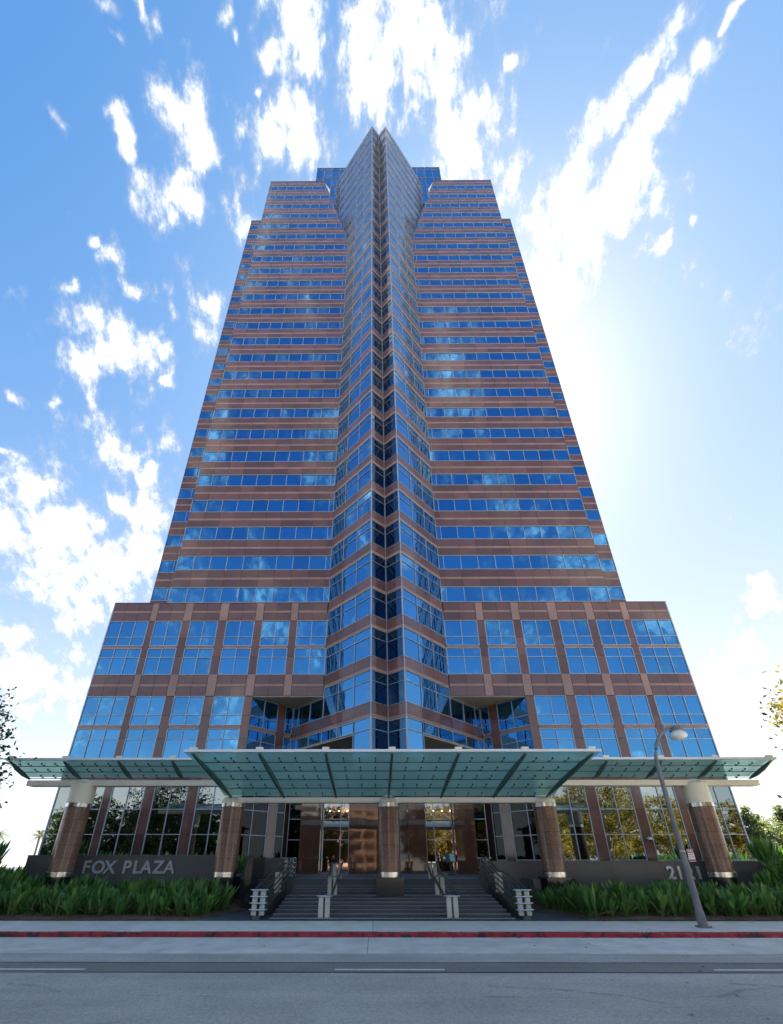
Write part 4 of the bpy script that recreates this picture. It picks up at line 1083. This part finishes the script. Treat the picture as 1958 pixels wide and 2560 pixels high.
for side in (-1, 1):       # taller planting behind the ends of the walls
    for i in range(14):
        x = side * random.uniform(23.5, 33); y = random.uniform(27.5, 33)
        if side > 0 and i > 3: x = random.uniform(30.5, 41); y = random.uniform(36.5, 44)
        t = thing('leafy_plant', 'tall leafy plant growing past the left end of the FOX PLAZA wall' if side < 0 else 'leafy plant growing past the right end of the 2121 wall', 'plant', (x, y, -1.1), 'plants beyond the left wall end' if side < 0 else 'plants beyond the right wall end')
        o = bpy.data.objects.new('leaves', CL[i % 8]); o.rotation_euler = (0, 0, i * 1.3); o.scale = (1.6, 1.6, 1.6 + .3 * (i % 3)); put(o, t)
for i in range(12):        # low plants between the left wall and the windows
    x = -19.5 + i * .95
    t = thing('leafy_plant', 'small dark plant behind the FOX PLAZA wall under the windows', 'plant', (x, 31 + (i % 3) * .6, -1.0), 'plants behind the left wall')
    o = bpy.data.objects.new('leaves', CL[i % 8]); o.rotation_euler = (0, 0, i * 2.1); o.scale = (1.1, 1.1, 1.2); put(o, t)

# ------------------------------------------------------------------ trees
def tree_meshes(seed, h, cr, leaf, nclump, nleaf, crown_lo=.35, flat=.8, narrow=False, size=.16):
    rnd = random.Random(seed); mb = MB(); tips = []
    th = h * crown_lo
    mb.tube([(0, 0, -.2), (rnd.uniform(-.1, .1), 0, th * .5), (rnd.uniform(-.2, .2), rnd.uniform(-.2, .2), th), (rnd.uniform(-.3, .3), rnd.uniform(-.3, .3), h * .8)], [h * .026, h * .022, h * .018, h * .006], 10)
    nl = 9
    for i in range(nl):
        a = 2 * PI * i / nl + rnd.uniform(-.3, .3); z0 = th * rnd.uniform(.8, 1.7); l = cr * rnd.uniform(.6, .98)
        zt = z0 + l * rnd.uniform(.35, .9)
        if narrow: l *= .9; zt = z0 + l * .2
        p = [(0, 0, z0), (math.cos(a) * l * .5, math.sin(a) * l * .5, z0 + (zt - z0) * .6), (math.cos(a + .2) * l, math.sin(a + .2) * l, zt)]
        mb.tube(p, [h * .011, h * .007, h * .002], 6); tips += [Vector(p[1]), Vector(p[2])]
        for q in range(2):
            b_ = a + rnd.uniform(-.8, .8); e = Vector(p[1]) + Vector((math.cos(b_), math.sin(b_), rnd.uniform(.1, .8))) * l * .45
            mb.tube([p[1], tuple(e)], [h * .005, h * .0015], 5); tips.append(e)
    zc_ = h * (crown_lo + (1 - crown_lo) * .52); rz = h * (1 - crown_lo) * .52
    V = []; Fc = []
    for c in range(nclump):
        while True:
            d = Vector((rnd.uniform(-1, 1), rnd.uniform(-1, 1), rnd.uniform(-1, 1)))
            if .25 < d.length < 1: break
        k = 1.0
        if narrow: k = max(.12, (1 - (d.z + 1) / 2) * 1.1)
        cpos = Vector((d.x * cr * .92 * k, d.y * cr * .92 * k, zc_ + d.z * rz))
        if rnd.random() < .3 and tips and not narrow: cpos = rnd.choice(tips) + Vector((rnd.gauss(0, .3), rnd.gauss(0, .3), rnd.gauss(0, .3)))
        cs = cr * rnd.uniform(.09, .2) + .12
        for _ in range(nleaf):
            p = cpos + Vector((rnd.gauss(0, cs * .5), rnd.gauss(0, cs * .5), rnd.gauss(0, cs * .36)))
            n_ = Vector((rnd.gauss(0, 1), rnd.gauss(0, 1), rnd.gauss(.5, .8))).normalized()
            t1 = n_.orthogonal().normalized(); t2 = n_.cross(t1); an = rnd.uniform(0, 6.28)
            u = t1 * math.cos(an) + t2 * math.sin(an); v = n_.cross(u); s_ = size * rnd.uniform(.6, 1.25)
            b0 = len(V); V += [tuple(p - u * s_), tuple(p + v * s_ * .5), tuple(p + u * s_), tuple(p - v * s_ * .5)]; Fc.append((b0, b0 + 1, b0 + 2, b0 + 3))
    cm = bpy.data.meshes.new('crown'); cm.from_pydata(V, [], Fc); cm.materials.append(MATS[leaf])
    tm = bpy.data.meshes.new('trunk'); tm.from_pydata([tuple(v) for v in mb.v], [], mb.f); tm.materials.append(MATS['pale_bark' if leaf == 'gold_leaf' else 'bark'])
    tm.polygons.foreach_set('use_smooth', [True] * len(tm.polygons))
    return tm, cm
def tree(name, label, meshes, x, y, z, sc=1., rot=0., group=None):
    t = thing(name, label, 'tree', (x, y, z), group)
    for nm, me in zip(('trunk', 'crown'), meshes):
        o = bpy.data.objects.new(nm, me); o.rotation_euler = (0, 0, rot); o.scale = (sc,) * 3; put(o, t)
    return t
near = tree_meshes(11, 11.5, 4.6, 'green_leaf', 430, 28, .32, size=.13)
near2 = tree_meshes(12, 12.5, 4.4, 'gold_leaf', 400, 28, .34, size=.14)
tree('street_tree', 'dark leafy street tree reaching into the left edge of the picture', near, -23.1, 20.2, G, 1.0, .4)
tree('street_tree', 'yellowing street tree reaching into the right edge of the picture', near2, 25.3, 20.4, G, 1.0, 1.1)
gold = [tree_meshes(20 + i, 11.5, 4.6, 'gold_leaf', 330, 28, .18, size=.22) for i in range(2)]
dark = [tree_meshes(30 + i, 11.5, 4.6, 'green_leaf', 330, 28, .14, size=.24) for i in range(2)]
for i, x in enumerate((9, 14, 19, 24, 29, 34, 39, 44, 50, 57, 64)):
    tree('street_tree', 'golden-leaved tree mirrored in the right lobby windows, %s from the stairs' % nth(i + 1), gold[i % 2], x, -8.5 - (i % 2) * 3.5, G, 1.0 + .06 * (i % 3), i * 1.3, 'golden trees across the street')
for i, x in enumerate((-62, -55, -49, -43, -38, -33, -28, -23, -18, -13, -8)):
    tree('street_tree', 'dark green tree mirrored in the left lobby windows, %s from the stairs' % nth(11 - i), dark[i % 2], x, -8.5 - (i % 2) * 3.5, G, .92 + .08 * (i % 3), i * 1.1, 'dark trees across the street')
pines = [tree_meshes(40 + i, 10.5, 3.3, 'pine_leaf', 150, 30, .15, narrow=True, size=.24) for i in range(2)]
bush = tree_meshes(45, 8.5, 4.2, 'pine_leaf', 200, 26, .2, size=.22)
for i, (x, y, sc, k) in enumerate(((54.5, 66, .92, 0), (57.5, 68, .82, 1), (61, 69, .92, 2), (65, 72, 1.0, 0), (60, 80, 1.1, 2), (68, 76, 1.05, 2))):
    tree('background_tree', ['hazy conifer nearest the right end of the building', 'shorter slender conifer next to the building\'s right end', 'rounded pale tree behind the two conifers on the right', 'tall conifer at the right edge of the picture', 'large rounded tree rising behind the far conifers', 'rounded tree farthest right behind the hedge'][i], (pines + [bush])[k], x, y, G, sc, i * .9, 'trees far off on the right')
def palm(x, y, h, cr, label):
    t = thing('palm_tree', label, 'palm tree', (x, y, G), 'palms far off on the left')
    MB().tube([(x, y, G), (x + .2, y, G + h * .5), (x, y, G + h)], [.3, .24, .2], 8).build('trunk', 'bark', t, True)
    rnd = random.Random(int(x * 10)); V = []; Fc = []
    for i in range(40):
        a = rnd.uniform(0, 6.28); el = rnd.uniform(-.9, 1.2); d = Vector((math.cos(a) * math.cos(el), math.sin(a) * math.cos(el), math.sin(el)))
        for j in range(9):
            tt = (j + 1.5) / 10; p = Vector((x, y, G + h)) + d * cr * tt + Vector((0, 0, -.35 * cr * tt * tt))
            sd = d.cross(Vector((0, 0, 1))).normalized()
            for sg in (-1, 1):
                b0 = len(V); e = p + (sd * sg * .55 + d * .5) * cr * .3 + Vector((0, 0, -.12 * cr))
                V += [tuple(p), tuple(p + d * .14 * cr * .5), tuple(e)]; Fc.append((b0, b0 + 1, b0 + 2))
    MB().add(V, Fc).build('crown', 'palm_leaf', t)
palm(-87, 118, 8.2, 2.2, 'bushy palm far behind the left hedge'); palm(-98, 118, 8.8, 2.4, 'palm at the far left edge behind the hedge')

# ------------------------------------------------------------------ building across the street, seen mirrored in the polished piers
ab = thing('apartment_building', 'orange stucco apartment block with balconies, mirrored in the polished entrance piers', 'building', (-6, -60, G))
MB().box(-14, 4, -75, -60, G, G + 17).build('wall', 'stucco_orange', ab)
for fl in range(5):
    z = G + 1.2 + fl * 3.2
    for c_ in range(5):
        xa = -13 + c_ * 3.5
        MB().box(xa, xa + 2.3, -60.0, -59.96, z, z + 1.8).build('window', 'recess_dark', ab)
        MB().box(xa - .2, xa + 2.5, -59.9, -58.6, z - .5, z - .3).build('balcony', 'stucco_orange', ab)
        MB().box(xa - .2, xa + 2.5, -58.75, -58.6, z - .3, z + .5).build('balcony_rail', 'stucco_orange', ab)
wt = thing('office_block', 'pale office tower across the street, mirrored in the polished entrance piers', 'building', (-28, -80, G))
MB().box(-36, -20, -100, -80, G, G + 28).build('wall', 'stucco_white', wt)
for fl in range(8):
    MB().box(-35.5, -20.5, -80.0, -79.95, G + 1.5 + fl * 3.3, G + 3.2 + fl * 3.3).build('window_band', 'recess_dark', wt)
